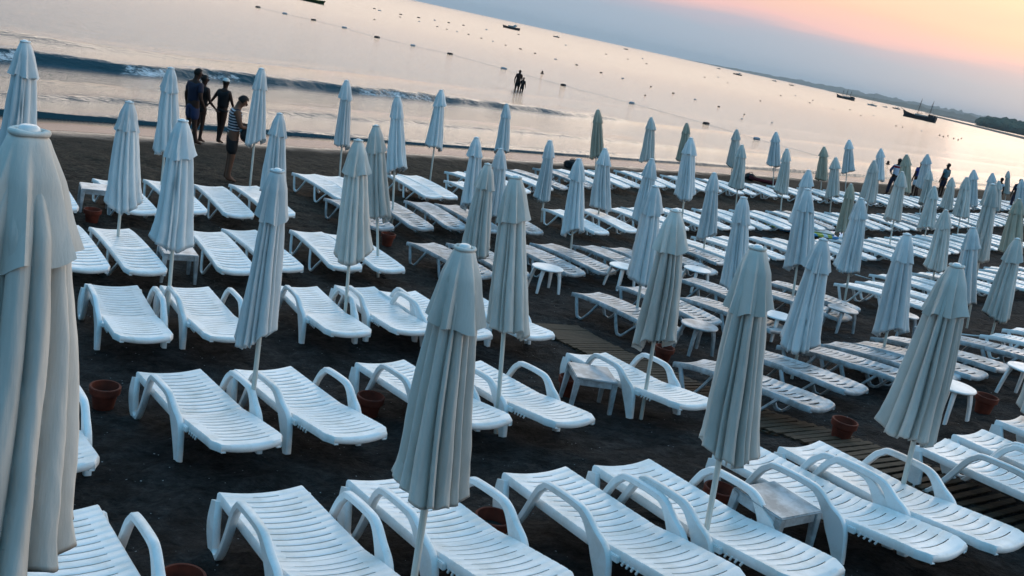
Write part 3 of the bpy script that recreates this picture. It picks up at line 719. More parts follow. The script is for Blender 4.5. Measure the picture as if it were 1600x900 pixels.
cnt = {}; OWN = {
 'A1': 'white armrest sunbed cut off at the bottom, standing alone left of the middle parasol pole', 'A0': 'white armrest sunbed behind the huge left parasol, beside the pot at the bottom edge',
 'A2': 'white armrest sunbed right of the middle foreground parasol pole, speckled with dirt', 'B1': 'white armrest sunbed in open sand right of the terracotta pot at left',
 'B0': 'white armrest sunbed half hidden by the huge left parasol, beside a terracotta pot', 'B5': 'white armrest sunbed behind the square side table by the boardwalk',
 'A6': 'white armrest sunbed right beside the boardwalk, foot end near the right edge', 'C1': 'white armrest sunbed at the left end of the third row', 'C6': 'white armrest sunbed at the right end of the third row, behind the parasol pair',
 'D7': 'weathered grey sunbed just past the gap in the fourth row, nearest the ringed parasol'}
for kd, nm, x, y, a in LO:
    row = nm[0]; k = cnt.get(row, 0); cnt[row] = k + 1
    place_bed(kd, x, y, a, OWN.get(nm, '%s, %s from the left in the %s' % (STY[kd], ordw(k), RN2[row])), GRP[kd])
# the far part of the rows, pair after pair, following the curve of the beach
A37 = R(37)
def rs_xy(r, s): return (math.cos(A37) * r - math.sin(A37) * s, math.sin(A37) * r + math.cos(A37) * s)
ROWS = dict(F=([12.8, 18.5, 23.2, 28.3, 31, 38.5, 44.2, 56.1, 70], [20.6, 23.4, 24.9, 25.4, 25.5, 26.5, 27.5, 30.1, 33], 14.3, 64, 'B'),
            E=([15, 19.9, 24, 33, 36.8, 45.7, 60], [17.8, 19.0, 19.8, 21.4, 22.4, 24.6, 28], 17.3, 50, 'B'),
            D=([14, 17.2, 20, 23.4, 25.9, 29.1, 34.9, 45], [14.6, 15.5, 16.0, 16.1, 16.7, 17.6, 18.9, 21.4], 15.9, 38, 'B'),
            C=([14, 17.9, 21, 24, 26.3, 34], [11.2, 11.9, 12.3, 12.7, 13.1, 15], 20.2, 29, 'B'),
            J=([14, 20], [7.6, 8.4], 18.6, 20.5, 'B'))
def inview(x, y, z, m=30):
    d = Vector((x, y, z - CAMH)); dz = d.dot(_F0)
    if dz < .3: return False
    px, py = 800 + FPX * d.dot(_right) / dz, 450 + FPX * d.dot(_down) / dz
    return -m < px < 1600 + m and -m < py < 900 + m
for row, (RX, SX, r0, r1, kd) in ROWS.items():
    r = r0
    while r < r1:
        for j in (0, 1):
            rr = r + j * .80; s = interp(rr, RX, SX) + rnd.uniform(-.06, .06)
            sl = (interp(rr + 1, RX, SX) - interp(rr - 1, RX, SX)) / 2
            x, y = rs_xy(rr, s); ang = 37 + math.degrees(math.atan(sl)) * .8 + rnd.uniform(-2, 2)
            if inview(x, y, gz(x, y) + .3):
                k = cnt.get(row, 0); cnt[row] = k + 1
                kk = 'C' if rnd.random() < .12 else kd
                place_bed(kk, x, y, ang, '%s, %s from the left in the %s' % (STY[kk], ordw(k), RN2[row]), GRP[kk])
        r += 2.02 + rnd.uniform(-.06, .10) + (.25 if rnd.random() < .2 else 0)

# ------------------------------------------------------------------ side tables
def square_table(x, y, rz, label, zt=None):
    root = empty('side_table', (x, y, gz(x, y)), (0, 0, R(rz))); m = M['grey']
    tag(root, label, 'side table', 'plastic side tables')
    bm = bmesh.new(); box(bm, (0, 0, .41), (.47, .47, .022), None, .009); obj('tabletop', bm, m, root, 40)
    bm = bmesh.new()
    for a in range(4):
        box(bm, (0, .215, .365), (.40, .012, .07), None, .003)
        bmesh.ops.rotate(bm, verts=bm.verts, matrix=Matrix.Rotation(PI / 2, 3, 'Z'))
    obj('apron', bm, m, root, 0)
    for sx in (-1, 1):
        for sy in (-1, 1):
            bm = bmesh.new(); sweep(bm, [(.205 * sx, .205 * sy, .40), (.225 * sx, .225 * sy, 0)], lambda i: rrect(.062 - .022 * i, .062 - .022 * i, .006), up=(1, 0, 0)); obj('leg', bm, m, root, 40)
def round_table(x, y, rz, label, m):
    root = empty('side_table', (x, y, gz(x, y)), (0, 0, R(rz)))
    tag(root, label, 'side table', 'plastic side tables')
    bm = bmesh.new()
    rings = lathe(bm, [(0, .402), (.22, .402), (.245, .405), (.252, .418), (.245, .430), (.225, .433), (.0, .430)], 28); bmesh.ops.remove_doubles(bm, verts=bm.verts, dist=1e-5)
    for v in bm.verts: v.co.x *= 1.12
    obj('tabletop', bm, m, root, 40)
    for sx in (-1, 1):
        for sy in (-1, 1):
            bm = bmesh.new(); sweep(bm, spline([(.15 * sx, .13 * sy, .405), (.185 * sx, .155 * sy, .25), (.215 * sx, .18 * sy, 0)], 4), lambda i: rrect(.075 - .004 * i, .036, .008), up=(1, 0, 0)); obj('leg', bm, m, root, 40)
square_table(-7.1, 15.9, 30, 'square side table between two sunbeds in the fifth row at left')
square_table(1.05, 10.2, 12, 'square weathered side table in front of the sunbed by the boardwalk')
square_table(2.23, 6.72, 38, 'square side table squeezed under the armrests between two front sunbeds')
square_table(-4.62, 13.1, 32, 'square side table half hidden behind the ribbed white parasol at left')
for x, y, lab, mm in [(.52, 16.36, 'round white side table left of the pairs beyond the gap, beside a thin parasol pole', 'white'), (2.72, 13.61, 'round side table behind the wide cream parasol, above a terracotta pot', 'grey'),
    (5.30, 11.20, 'round white side table right of the flaring parasol, beside a terracotta pot', 'white'), (4.2, 15.21, 'round white side table behind the parasol at right centre', 'white'), (5.63, 16.63, 'round grey side table behind the weathered sunbeds', 'grey'),
    (6.74, 16.86, 'round side table right of the grooved parasol at right', 'grey'), (6.9, 12.75, 'round white side table at the right picture edge', 'white'), (3.41, 18.68, 'round side table in the gap right of the leaning parasol', 'white'), (1.91, 17.7, 'round blue-shaded side table behind the parasol in the middle of the picture', 'white')]:
    round_table(x, y, 35 + rnd.uniform(-8, 8), lab, M[mm])

# ------------------------------------------------------------------ terracotta pots
def pot(x, y, label, sc=.88):
    root = empty('flower_pot', (x, y, gz(x, y) - .02), (0, 0, rnd.uniform(0, 6))); root.scale = (sc, sc, sc)
    tag(root, label, 'pot', 'empty terracotta pots on the sand')
    def f():
        bm = bmesh.new(); lathe(bm, [(0, .0), (.095, 0), (.100, .01), (.128, .185), (.146, .188), (.153, .195), (.157, .262), (.150, .270), (.136, .268), (.130, .19), (.122, .17)], 36)
        bmesh.ops.remove_doubles(bm, verts=bm.verts, dist=1e-5); me = bpy.data.meshes.new('pot_body'); bmesh.ops.recalc_face_normals(bm, faces=bm.faces); bm.to_mesh(me); bm.free()
        for p in me.polygons: p.use_smooth = True
        me.set_sharp_from_angle(angle=R(40)); me.materials.append(M['terra']); return me
    def g():
        bm = bmesh.new(); lathe(bm, [(0, .165), (.06, .172), (.127, .160)], 24); bmesh.ops.remove_doubles(bm, verts=bm.verts, dist=1e-5); me = bpy.data.meshes.new('ash_sand'); bm.to_mesh(me); bm.free(); me.materials.append(M['soil']); return me
    link('pot_body', shared('pot', f), None, root); link('ash_sand', shared('ash', g), None, root)
for x, y, lab in [(-3.41, 8.24, 'terracotta pot beside the armrest at the far left, in open sand'), (-1.50, 4.98, 'terracotta pot cut off by the bottom edge at left'), (-1.12, 9.0, 'terracotta pot seen through the armrest of the second row'),
    (.22, 6.32, 'terracotta pot between the front sunbeds right of the middle parasol'), (.87, 10.62, 'terracotta pot behind the armrest beside the square table'), (2.19, 12.82, 'terracotta pot under the hem of the wide parasol in the middle'),
    (3.72, 9.89, 'terracotta pot at the foot of the weathered sunbed by the boardwalk'), (6.0, 11.75, 'terracotta pot beside the round white table at right'), (-2.44, 17.78, 'terracotta pot in shadow under the fifth row'),
    (-6.8, 15.2, 'terracotta pot under the square table at far left'), (1.98, 7.36, 'terracotta pot behind the tall pole of the front row')]:
    pot(x, y, lab)

# ------------------------------------------------------------------ cords, board, small things on the sand
def cord(pts, r, label, m='rope', name='cord'):
    bm = bmesh.new(); P = spline([(x, y, gz(x, y) + z) for x, y, z in pts], 6); tube(bm, P, r, 6); return tag(obj(name, bm, M[m], None, 60), label, 'cord', 'cords lying between the rows')
cord([(7.6, 22.6, .25), (8.6, 22.9, .12), (9.8, 23.6, .1)], .014, 'pale cord stretched low over the sand right of the grooved parasol')
cord([(2.9, 25.3, .05), (3.4, 25.0, .03), (4.0, 24.5, .05), (4.7, 24.6, .04), (5.4, 24.0, .05)], .014, 'pale cord lying behind the fourth row in the middle')
cord([(6.8, 16.4, .3), (8.0, 16.9, .16), (9.4, 17.3, .12), (10.6, 17.6, .1)], .014, 'pale cord stretched over the sand at the right edge')
# paddle board half hidden behind the parasols
def sup_mat(t, b):
    n1 = noise_n(t, 2.2, 2); n2 = noise_n(t, 3.4, 1)
    c = mixc(t, tmath(t, 'GREATER_THAN', n1, .56), (.03, .24, .50), (.45, .62, .70)); c = mixc(t, tmath(t, 'GREATER_THAN', n2, .60), c, (.40, .45, .05)); t.links.new(c, b.inputs['Base Color'])
M['sup'] = mat('board_blue', (.03, .25, .5), .3, .5, sup_mat)
root = empty('paddle_board', (8.45, 30.6, gz(8.45, 30.6) + .06), (R(4), 0, R(38 - 25))); tag(root, 'blue inflatable paddle board with yellow and pale patches lying between parasols', 'paddle board')
bm = bmesh.new(); rings = []
for i in range(25):
    t = -1 + 2 * i / 24; w = .40 * (1 - abs(t) ** 3.2) ** .6 + .01; x = t * 1.6; z = .16 * max(0, abs(t) - .55) ** 2 * 4
    rings.append([bm.verts.new((x, w * a, z + b)) for a, b in [(-.9, 0), (-1, .05), (-.9, .11), (-.4, .125), (.4, .125), (.9, .11), (1, .05), (.9, 0)]])
for a, b in zip(rings[:-1], rings[1:]):
    for j in range(8): bm.faces.new((a[j], a[(j + 1) % 8], b[(j + 1) % 8], b[j]))
bm.faces.new(rings[0]); bm.faces.new(rings[-1][::-1]); obj('board', bm, M['sup'], root, 50)
bm = bmesh.new(); box(bm, (.2, 0, .14), (1.5, .5, .02), None, .008); obj('deck_pad', bm, M['hull_white'], root, 40)
# dark red canoe on the wet sand with a dark bundle
root = empty('inflatable_boat', (9.9, 44.3, gz(9.9, 44.3)), (0, 0, R(-8))); root.scale = (.40, .40, .5); tag(root, 'small dark red inflatable lying on the sand near the water', 'inflatable')
bm = bmesh.new(); rings = []
for i in range(21):
    t = -1 + 2 * i / 20; w = .36 * (1 - abs(t) ** 2.4) + .02; z = .16 * abs(t) ** 3
    rings.append([bm.verts.new((t * 1.6, w * a, z * (1 if b > .1 else .5) + b)) for a, b in [(-.5, 0), (-.9, .10), (-1, .28), (-.9, .28), (-.5, .08), (.5, .08), (.9, .28), (1, .28), (.9, .10), (.5, 0)]])
for a, b in zip(rings[:-1], rings[1:]):
    for j in range(10): bm.faces.new((a[j], a[(j + 1) % 10], b[(j + 1) % 10], b[j]))
bm.faces.new(rings[0]); bm.faces.new(rings[-1][::-1]); obj('hull', bm, M['dark_red'], root, 40)
bm = bmesh.new(); box(bm, (.2, 0, .22), (.25, .55, .03), None, .008); obj('seat', bm, M['boatwood'], root, 0)
def bundle(x, y, s, label, m='black'):
    bm = bmesh.new(); q = bmesh.ops.create_icosphere(bm, subdivisions=3, radius=1)
    for v in bm.verts: v.co = Vector((v.co.x * .30, v.co.y * .24, max(-.10, v.co.z * .2))) * s * (1 + .35 * noise.noise(v.co * 2 + Vector((x, 0, 0))))
    root = empty('bag', (x, y, gz(x, y) + .09 * s)); tag(root, label, 'bag'); obj('bag_body', bm, M[m], root, 60)
    bm = bmesh.new(); tube(bm, spline([(-.12 * s, 0, .12 * s), (-.07 * s, 0, .24 * s), (.06 * s, 0, .25 * s), (.12 * s, 0, .12 * s)], 5), .012 * s, 6); obj('handle', bm, M[m], root, 60)
bundle(1.15, 35.1, 1.0, 'small dark bag lying alone on the sand near the water'); bundle(9.35, 44.6, .9, 'dark bundle beside the small red inflatable'); bundle(.95, 24.6, .9, 'dark bag under the sunbeds near the middle')

# ------------------------------------------------------------------ buoys and their rope
def sea_pt(px, py, z=0.0):
    x, y = px - 800, py - 450; u = x * _c + y * _s; v = -x * _s + y * _c
    d = _R0 * u + _D0 * v + _F0 * FPX; t = (CAMH - SEA) / -d.z; return Vector((d.x * t, d.y * t, SEA + z))
def buoy(p, dark, label, L, group, parts=True):
    a = R(50) + rnd.uniform(-.25, .25); root = empty('buoy', (p.x, p.y, SEA + .02), (rnd.uniform(-.1, .1), 0, a)); tag(root, label, 'buoy', group)
    m = 'buoy_dark' if dark else 'buoy_light'
    def f():
        bm = bmesh.new(); P = [(-.5, .04), (-.46, .22), (-.36, .30), (0, .33), (.36, .30), (.46, .22), (.5, .04)]
        rings = [[bm.verts.new((x, .42 * r * math.cos(2 * PI * i / 12), r * .55 * math.sin(2 * PI * i / 12) + .05)) for i in range(12)] for x, r in P]
        for A, B in zip(rings[:-1], rings[1:]):
            for i in range(12): bm.faces.new((A[i], B[i], B[(i + 1) % 12], A[(i + 1) % 12]))
        bm.faces.new(rings[0]); bm.faces.new(rings[-1][::-1]); bmesh.ops.recalc_face_normals(bm, faces=bm.faces)
        me = bpy.data.meshes.new('float'); bm.to_mesh(me); bm.free(); me.materials.append(M[m]); return me
    b = link('float', shared(('buoy', m), f), None, root); b.scale = (L, L, L)
    def g():
        bm = bmesh.new(); tube(bm, [(-.03, 0, .10), (0, 0, .24), (.03, 0, .10)], .022, 5); me = bpy.data.meshes.new('lifting_ring'); bm.to_mesh(me); bm.free(); me.materials.append(M[m]); return me
    if parts: h = link('lifting_ring', shared(('ring', m), g), None, root); h.scale = (L, L, L)
    return root
LINE1 = [(403, 12, 1), (445, 22, 0), (490, 32, 1), (538, 44, 0), (589, 59, 1), (645, 72, 0), (703, 85, 1), (787, 108, 0), (880, 134, 1), (987, 162, 0), (1103, 194, 1), (1182, 218, 0)]
for k, (px, py, d) in enumerate(LINE1):
    p = sea_pt(px, py); buoy(p, d, '%s buoy on the near rope, %s from the left' % ('dark' if d else 'pale blue', ordw(k)), .72, 'buoys on the near swimming line')
bm = bmesh.new(); tube(bm, [sea_pt(px, py, .035) for px, py, d in LINE1] + [sea_pt(1300, 250, .03)], .008, 5); tag(obj('buoy_rope', bm, M['rope'], None, 0), 'long rope linking the near line of buoys', 'rope')
LINE2 = [(585, 14), (593, 17), (626, 23), (654, 28), (679, 32), (701, 36), (724, 40), (760, 47), (813, 77), (836, 84), (868, 93), (901, 102), (939, 114), (973, 123), (1017, 136), (1052, 146), (1086, 156), (1123, 167), (1163, 179), (1206, 192)]
for k, (px, py) in enumerate(LINE2):
    p = sea_pt(px, py); buoy(p, k % 3 != 1, 'small buoy of the outer line, %s from the left' % ordw(k), .0036 * p.y, 'buoys on the outer swimming line', False)
LINE3 = [(585, 31), (625, 27), (655, 34), (683, 42), (698, 46), (714, 50), (732, 54), (752, 60), (770, 65), (790, 71), (810, 54), (884, 71), (947, 85), (981, 93), (1004, 92), (1010, 100), (1101, 121), (1122, 121), (1137, 130), (1008, 149), (1159, 186), (1188, 158), (1220, 150), (1243, 150), (1265, 161), (1270, 157), (1302, 171), (1328, 172), (1345, 181), (1365, 181), (1400, 197), (1410, 199), (1440, 205)]
for k, (px, py) in enumerate(LINE3):
    p = sea_pt(px, py); buoy(p, k % 3 != 2, 'tiny loose mooring buoy far out, %s from the left' % ordw(k), .0026 * p.y, 'loose mooring buoys far out', False)

# ------------------------------------------------------------------ boats
def at_px(px, dist): p = far(px, dist); p.z = SEA; return p
def hull(L, B, H_, sheer=.25, m='hull', parent=None, name='hull'):
    bm = bmesh.new(); rings = []
    for i in range(17):
        t = -1 + 2 * i / 16; w = B / 2 * (1 - max(0, t) ** 2.2) * (1 - .35 * max(0, -t) ** 3) + .02 * B; z1 = H_ * (1 + sheer * t * t + (.35 if t > 0 else .2) * abs(t) ** 3 * sheer)
        x = t * L / 2
        rings.append([bm.verts.new((x * (1 + (.08 if b > .5 else 0) * (t > .6)), w * a, b * z1 - .3 * (b == 0))) for a, b in [(-.45, 0), (-.85, .4), (-1, 1), (-.9, 1), (-.9, .82), (.9, .82), (.9, 1), (1, 1), (.85, .4), (.45, 0)]])
    for a, b in zip(rings[:-1], rings[1:]):
        for j in range(10): bm.faces.new((a[j], a[(j + 1) % 10], b[(j + 1) % 10], b[j]))
    bm.faces.new(rings[0]); bm.faces.new(rings[-1][::-1]); return obj(name, bm, M[m], parent, 40)
def stick(name, a, b, r, m, parent):
    bm = bmesh.new(); tube(bm, [a, b], [r, r * .6], 7); return obj(name, bm, M[m], parent, 60)
def cabin(name, c, s, m, parent, bev=.1):
    bm = bmesh.new(); box(bm, c, s, None, bev); return obj(name, bm, M[m], parent, 0)
def gulet(px, dist, L, masts, rz, label, band):
    p = at_px(px, dist); root = empty('sailing_ship', p, (0, 0, rz)); tag(root, label, 'ship', 'wooden ships at anchor')
    hull(L, L * .24, L * .11, .5, 'hull', root)
    stick('bowsprit', (L * .46, 0, L * .16), (L * .64, 0, L * .23), L * .008, 'boatwood', root)
    for i, (mx, mh) in enumerate(masts):
        k = stick('mast', (mx * L, 0, L * .08), (mx * L - L * .02, 0, mh * L), L * .009, 'boatwood', root)
        stick('yard', (mx * L, 0, L * .17), (mx * L - L * .17, 0, L * .19), L * .007, 'boatwood', k)
        bm = bmesh.new()
        for sgn in (-1, 1):
            for o in (-.10, 0, .08): tube(bm, [(mx * L - .015 * L, 0, mh * L * .93), ((mx + o) * L, sgn * L * .11, L * .12)], L * .0016, 4)
        obj('rigging', bm, M['hull'], k, 0)
    cb = cabin('cabin', (-.05 * L, 0, L * .125), (L * .40, L * .14, L * .06), 'hull_white', root)
    bm = bmesh.new()
    for i in range(6):
        for sgn in (-1, 1): box(bm, (-.21 * L + i * .063 * L, sgn * L * .071, L * .13), (L * .03, L * .004, L * .022))
    obj('window', bm, M['black'], cb, 0)
    cabin('wheelhouse', (-.35 * L, 0, L * .17), (L * .17, L * .16, L * .07), 'hull', root); cabin('awning', (-.30 * L, 0, L * .235), (L * .30, L * .19, L * .012), 'hull_white' if band else 'hull', root, .02)
    for ax in (-.17, -.43):
        for sgn in (-1, 1): stick('awning_post', (ax * L, sgn * L * .085, L * .12), (ax * L, sgn * L * .085, L * .235), L * .004, 'hull_white', root)
def dist_for(px, py):
    return sea_pt(px, py).length
az1 = pxdir(1438)
gulet(1440, 560, 17, [(.10, .62), (-.26, .62)], PI - az1 - .35, 'dark two-masted wooden ship anchored before the hills at right', True)
gulet(1323, 1000, 17, [(.22, .50), (0, .56), (-.22, .50)], PI - pxdir(1323) - .3, 'dark three-masted ship further off left of the two-masted one', False)
def yacht(px, dist, L, label, mast=True, m='hull_white', rz=None, wheel=True):
    p = at_px(px, dist); root = empty('boat', p, (0, 0, (PI - pxdir(px) - .3) if rz is None else rz)); tag(root, label, 'boat')
    hull(L, L * .28, L * .11, .3, m, root); cb = cabin('cabin', (-.02 * L, 0, L * .14), (L * .42, L * .18, L * .09), 'hull_white', root, .04)
    bm = bmesh.new(); box(bm, (.0, 0, L * .15), (L * .36, L * .184, L * .028)); obj('window', bm, M['black'], cb, 0)
    if mast:
        stick('mast', (.05 * L, 0, L * .1), (.03 * L, 0, L * 1.3), L * .008, 'boatwood', root); stick('boom', (.05 * L, 0, L * .26), (-.4 * L, 0, L * .27), L * .012, 'sail', root)
    elif wheel:
        cabin('wheelhouse', (-.22 * L, 0, L * .22), (L * .18, L * .15, L * .08), 'hull_white', root, .03); stick('antenna', (-.22 * L, 0, L * .25), (-.22 * L, 0, L * .40), L * .006, 'hull', root)
yacht(1365, 860, 7.5, 'white sailing yacht with bare mast between the two dark ships')
yacht(1385, 1100, 5, 'small motor boat just right of the sailing yacht', False)
yacht(801, 640, 11, 'long dark motor vessel with pale upper deck left of the horizon gap', False, 'hull')
yacht(871, 800, 5, 'small dark fishing boat right of the long motor vessel', False, 'hull')
yacht(979, 1500, 7, 'tiny flat boat on the horizon in the middle', False, 'hull')
yacht(1154, 1100, 9.5, 'low dark motor boat near the horizon left of the hills', False, 'hull')
yacht(1124, 2000, 8, 'faint tiny boat close to the horizon behind the low motor boat', False, 'hull')
yacht(1238, 1500, 7, 'tiny sailing boat before the start of the far hills', True, 'hull')
yacht(1211, 1800, 8, 'tiny dark boat on the horizon left of the tiny sailing boat', False, 'hull')
yacht(1402, 1300, 9, 'low pale boat moored left of the two-masted ship', False, 'hull')
# green boat cut by the top edge
p = sea_pt(486, 3); root = empty('rowing_boat', p, (0, 0, R(-8))); tag(root, 'green boat with dark hull at the very top edge of the picture', 'boat')
hull(5.6, 1.7, .62, .2, 'green', root); 
bm = bmesh.new(); box(bm, (0, 0, .42), (.3, 1.4, .04)); box(bm, (1.3, 0, .42), (.3, 1.2, .04)); obj('thwart', bm, M['boatwood'], root, 0)
stick('rubbing_strake', (-2.6, -.80, .58), (2.0, -.80, .58), .05, 'yellow', root)

# ------------------------------------------------------------------ people
def skin_mesh(name, J, E, Rr, sub=2):
    """J joints {name:(x,y,z)}, E edges, Rr radii; grown with a Skin modifier, baked to a mesh"""
    names = list(J); me = bpy.data.meshes.new(name + '_tmp'); me.from_pydata([J[n] for n in names], [(names.index(a), names.index(b)) for a, b in E], [])
    o = bpy.data.objects.new('tmp', me); scene.collection.objects.link(o)
    md = o.modifiers.new('skin', 'SKIN'); md.use_smooth_shade = True; sb = o.modifiers.new('sub', 'SUBSURF'); sb.levels = sub; sb.render_levels = sub
    sv = me.skin_vertices[0].data
    for i, n in enumerate(names):
        r = Rr[n]; r = r if isinstance(r, tuple) else (r, r); sv[i].radius = r; sv[i].use_root = (i == 0)
    dg = bpy.context.evaluated_depsgraph_get(); dg.update(); res = bpy.data.meshes.new_from_object(o.evaluated_get(dg)); bpy.data.objects.remove(o)
    res.name = name; return res
def join_into(bm, me): bm.from_mesh(me)
def person(label, x, y, face, height, pose, wear, group=None, z=None, scalez=None):
    """face: heading in degrees, 0 = looking away along +Y. pose: dict of joint overrides in units of a 1.75 m body"""
    J = dict(pelvis=(0, 0, .94), waist=(0, 0, 1.08), chest=(0, 0, 1.28), upper=(0, 0, 1.40), neck=(0, .0, 1.49), headb=(0, .012, 1.57), headm=(0, .018, 1.65), headt=(0, .010, 1.715))
    for s, k in ((-1, 'l'), (1, 'r')):
        J.update({k + 'hip': (s * .09, 0, .90), k + 'knee': (s * .10, .015, .49), k + 'ankle': (s * .10, -.02, .085), k + 'heel': (s * .10, -.04, .035), k + 'toe': (s * .12, .15, .025),
                  k + 'sh': (s * .17, 0, 1.40), k + 'elbow': (s * .24, -.02, 1.12), k + 'wrist': (s * .25, .04, .88), k + 'palm': (s * .25, .055, .80)})
    J.update(pose)
    E = [('pelvis', 'waist'), ('waist', 'chest'), ('chest', 'upper'), ('upper', 'neck'), ('neck', 'headb'), ('headb', 'headm'), ('headm', 'headt')]
    Rr = dict(pelvis=(.15, .105), waist=(.125, .09), chest=(.15, .10), upper=(.12, .085), neck=.052, headb=(.068, .082), headm=(.080, .098), headt=(.055, .065))
    for k in 'lr':
        E += [('pelvis', k + 'hip'), (k + 'hip', k + 'knee'), (k + 'knee', k + 'ankle'), (k + 'ankle', k + 'heel'), (k + 'ankle', k + 'toe'), ('upper', k + 'sh'), (k + 'sh', k + 'elbow'), (k + 'elbow', k + 'wrist'), (k + 'wrist', k + 'palm')]
        Rr.update({k + 'hip': .088, k + 'knee': .054, k + 'ankle': .036, k + 'heel': .034, k + 'toe': (.032, .022), k + 'sh': .056, k + 'elbow': .040, k + 'wrist': .026, k + 'palm': (.036, .018)})
    for k in Rr:
            v = Rr[k]; q = 1.0 if k.startswith('head') else (1.04 if 'slim' in wear else 1.2)
            Rr[k] = tuple(a * q for a in v) if isinstance(v, tuple) else v * q
    sc = height / 1.75
    zz = gz(x, y) if z is None else z
    root = empty('person', (x, y, zz), (0, 0, R(face))); root.scale = (sc, sc, sc); tag(root, label, 'person', group)
    skin = M[wear.get('skin', 'skin')]
    body = skin_mesh('body', J, E, Rr); bm = bmesh.new(); bm.from_mesh(body)
    V = {k: Vector(v) for k, v in J.items()}
    for k in 'lr':                                # fingers and thumb
        w, p = V[k + 'wrist'], V[k + 'palm']; d = (p - w).normalized(); sd_ = d.cross(Vector((0, 1, 0)) if abs(d.y) < .8 else Vector((0, 0, 1))).normalized(); nn = sd_.cross(d); ac = nn
        for f, (off, ln) in enumerate([(-.027, .070), (-.009, .082), (.009, .078), (.026, .062)]):
            a = p + ac * off; b = a + d * ln * .55 + sd_ * .006; c_ = b + d * ln * .45 + sd_ * .022; tube(bm, [a, b, c_], [.010, .009, .007], 6)
        a = w + (p - w) * .45 + ac * -.028; tube(bm, [a, a + (d * .6 - ac * .8).normalized() * .035, a + (d * .85 - ac * .5).normalized() * .065], [.012, .011, .008], 6)
    hm, hb = V['headm'], V['headb']; hd = (V['headt'] - hb).normalized(); ff = Vector(wear.get('look', (0, 1, 0))).normalized(); ff = (ff - hd * ff.dot(hd)).normalized(); rt = ff.cross(hd).normalized()
    def ell(c, r, s):
        q = bmesh.ops.create_icosphere(bm, subdivisions=2, radius=1)
        for v in q['verts']: v.co = c + rt * v.co.x * r[0] * s + ff * v.co.y * r[1] * s + hd * v.co.z * r[2] * s
    ell(hm + ff * .092 - hd * .012, (.013, .020, .024), 1); ell(hm + ff * .086 - hd * .052, (.026, .010, .008), 1)
    for s in (-1, 1): ell(hm + rt * s * .080 - hd * .01, (.010, .020, .032), 1); ell(hm + ff * .083 + rt * s * .032 + hd * .012, (.014, .008, .009), 1)
    me = bpy.data.meshes.new('body'); bm.to_mesh(me); bm.free()
    for q in me.polygons: q.use_smooth = True
    link('body', me, skin, root)
    # hair: a shell over the back and top of the head
    bm = bmesh.new(); q = bmesh.ops.create_icosphere(bm, subdivisions=3, radius=1)
    for v in list(bm.verts):
        c = v.co.copy()
        v.co = hm + hd * .012 + rt * c.x * .092 + ff * (c.y * .108 - .012) + hd * c.z * .108
        v.co += (v.co - hm).normalized() * .008 * noise.noise(v.co * 30)
        v.tag = (c.y > .35 and c.z < .35) or c.z < (-.55)
    bmesh.ops.delete(bm, geom=[v for v in bm.verts if v.tag], context='VERTS')
    hm_ = wear.get('hair', 'short')
    ho = obj('hair', bm, M['hair'], root, 60)
    if hm_ in ('long', 'bun'):
        bm = bmesh.new()
        if hm_ == 'long':
            P = [hm - ff * .07 + hd * .02, hm - ff * .10 - hd * .10, hm - ff * .11 - hd * .24, hm - ff * .09 - hd * .36]; sweep(bm, P, lambda i: [(a * [.07, .085, .08, .04][i], b * [.03, .035, .03, .02][i]) for a, b in circ(1, 10)]); obj('ponytail', bm, M['hair'], ho, 60)
        else:
            q = bmesh.ops.create_icosphere(bm, subdivisions=2, radius=.05, matrix=Matrix.Translation(hm - ff * .09 + hd * .07)); obj('hair_bun', bm, M['hair'], ho, 60)
    if wear.get('scarf'):
        bm = bmesh.new(); q = bmesh.ops.create_icosphere(bm, subdivisions=3, radius=1)
        for v in list(bm.verts):
            c = v.co.copy(); v.co = hm + hd * .022 + rt * c.x * .099 + ff * (c.y * .112 - .008) + hd * c.z * .108; v.tag = c.z < .05
        bmesh.ops.delete(bm, geom=[v for v in bm.verts if v.tag], context='VERTS'); obj('headscarf', bm, M['headscarf'], root, 60)
    def garment(name, keys, edges, grow, mt, over=None):
        JJ = {k: J[k] for k in keys}; RR = {}
        for k in keys:
            v = Rr[k]; RR[k] = tuple(a + grow for a in v) if isinstance(v, tuple) else v + grow
        for k, v in (over or {}).items(): JJ[k] = v[0]; RR[k] = v[1]
        g = skin_mesh(name, JJ, edges, RR); return link(name, g, mt, root)
    def mid(a, b, f): return tuple(V[a].lerp(V[b], f))
    top = wear.get('top')
    if top:
        keys = ['pelvis', 'waist', 'chest', 'upper', 'lsh', 'rsh']; ed = [('pelvis', 'waist'), ('waist', 'chest'), ('chest', 'upper'), ('upper', 'lsh'), ('upper', 'rsh')]; over = {}
        over['upper'] = (J['upper'], (.165, .125)); over['chest'] = (J['chest'], (.200, .145)); over['waist'] = (J['waist'], (.168, .125)); over['pelvis'] = (mid('pelvis', 'waist', wear.get('hem', .0)), (.185, .135))
        if wear.get('sleeve', .6):
            for k in 'lr':
                f = wear.get('sleeve', .6); f1 = min(f, 1); over[k + 'slv'] = (mid(k + 'sh', k + 'elbow', f1), .074 if f <= 1 else .060); ed.append((k + 'sh', k + 'slv'))
                if f > 1: over[k + 'cuff'] = (mid(k + 'elbow', k + 'wrist', f - 1), .044); ed.append((k + 'slv', k + 'cuff'))
        garment('shirt', keys, ed, .012, M[top], over)
    bot = wear.get('bottom')
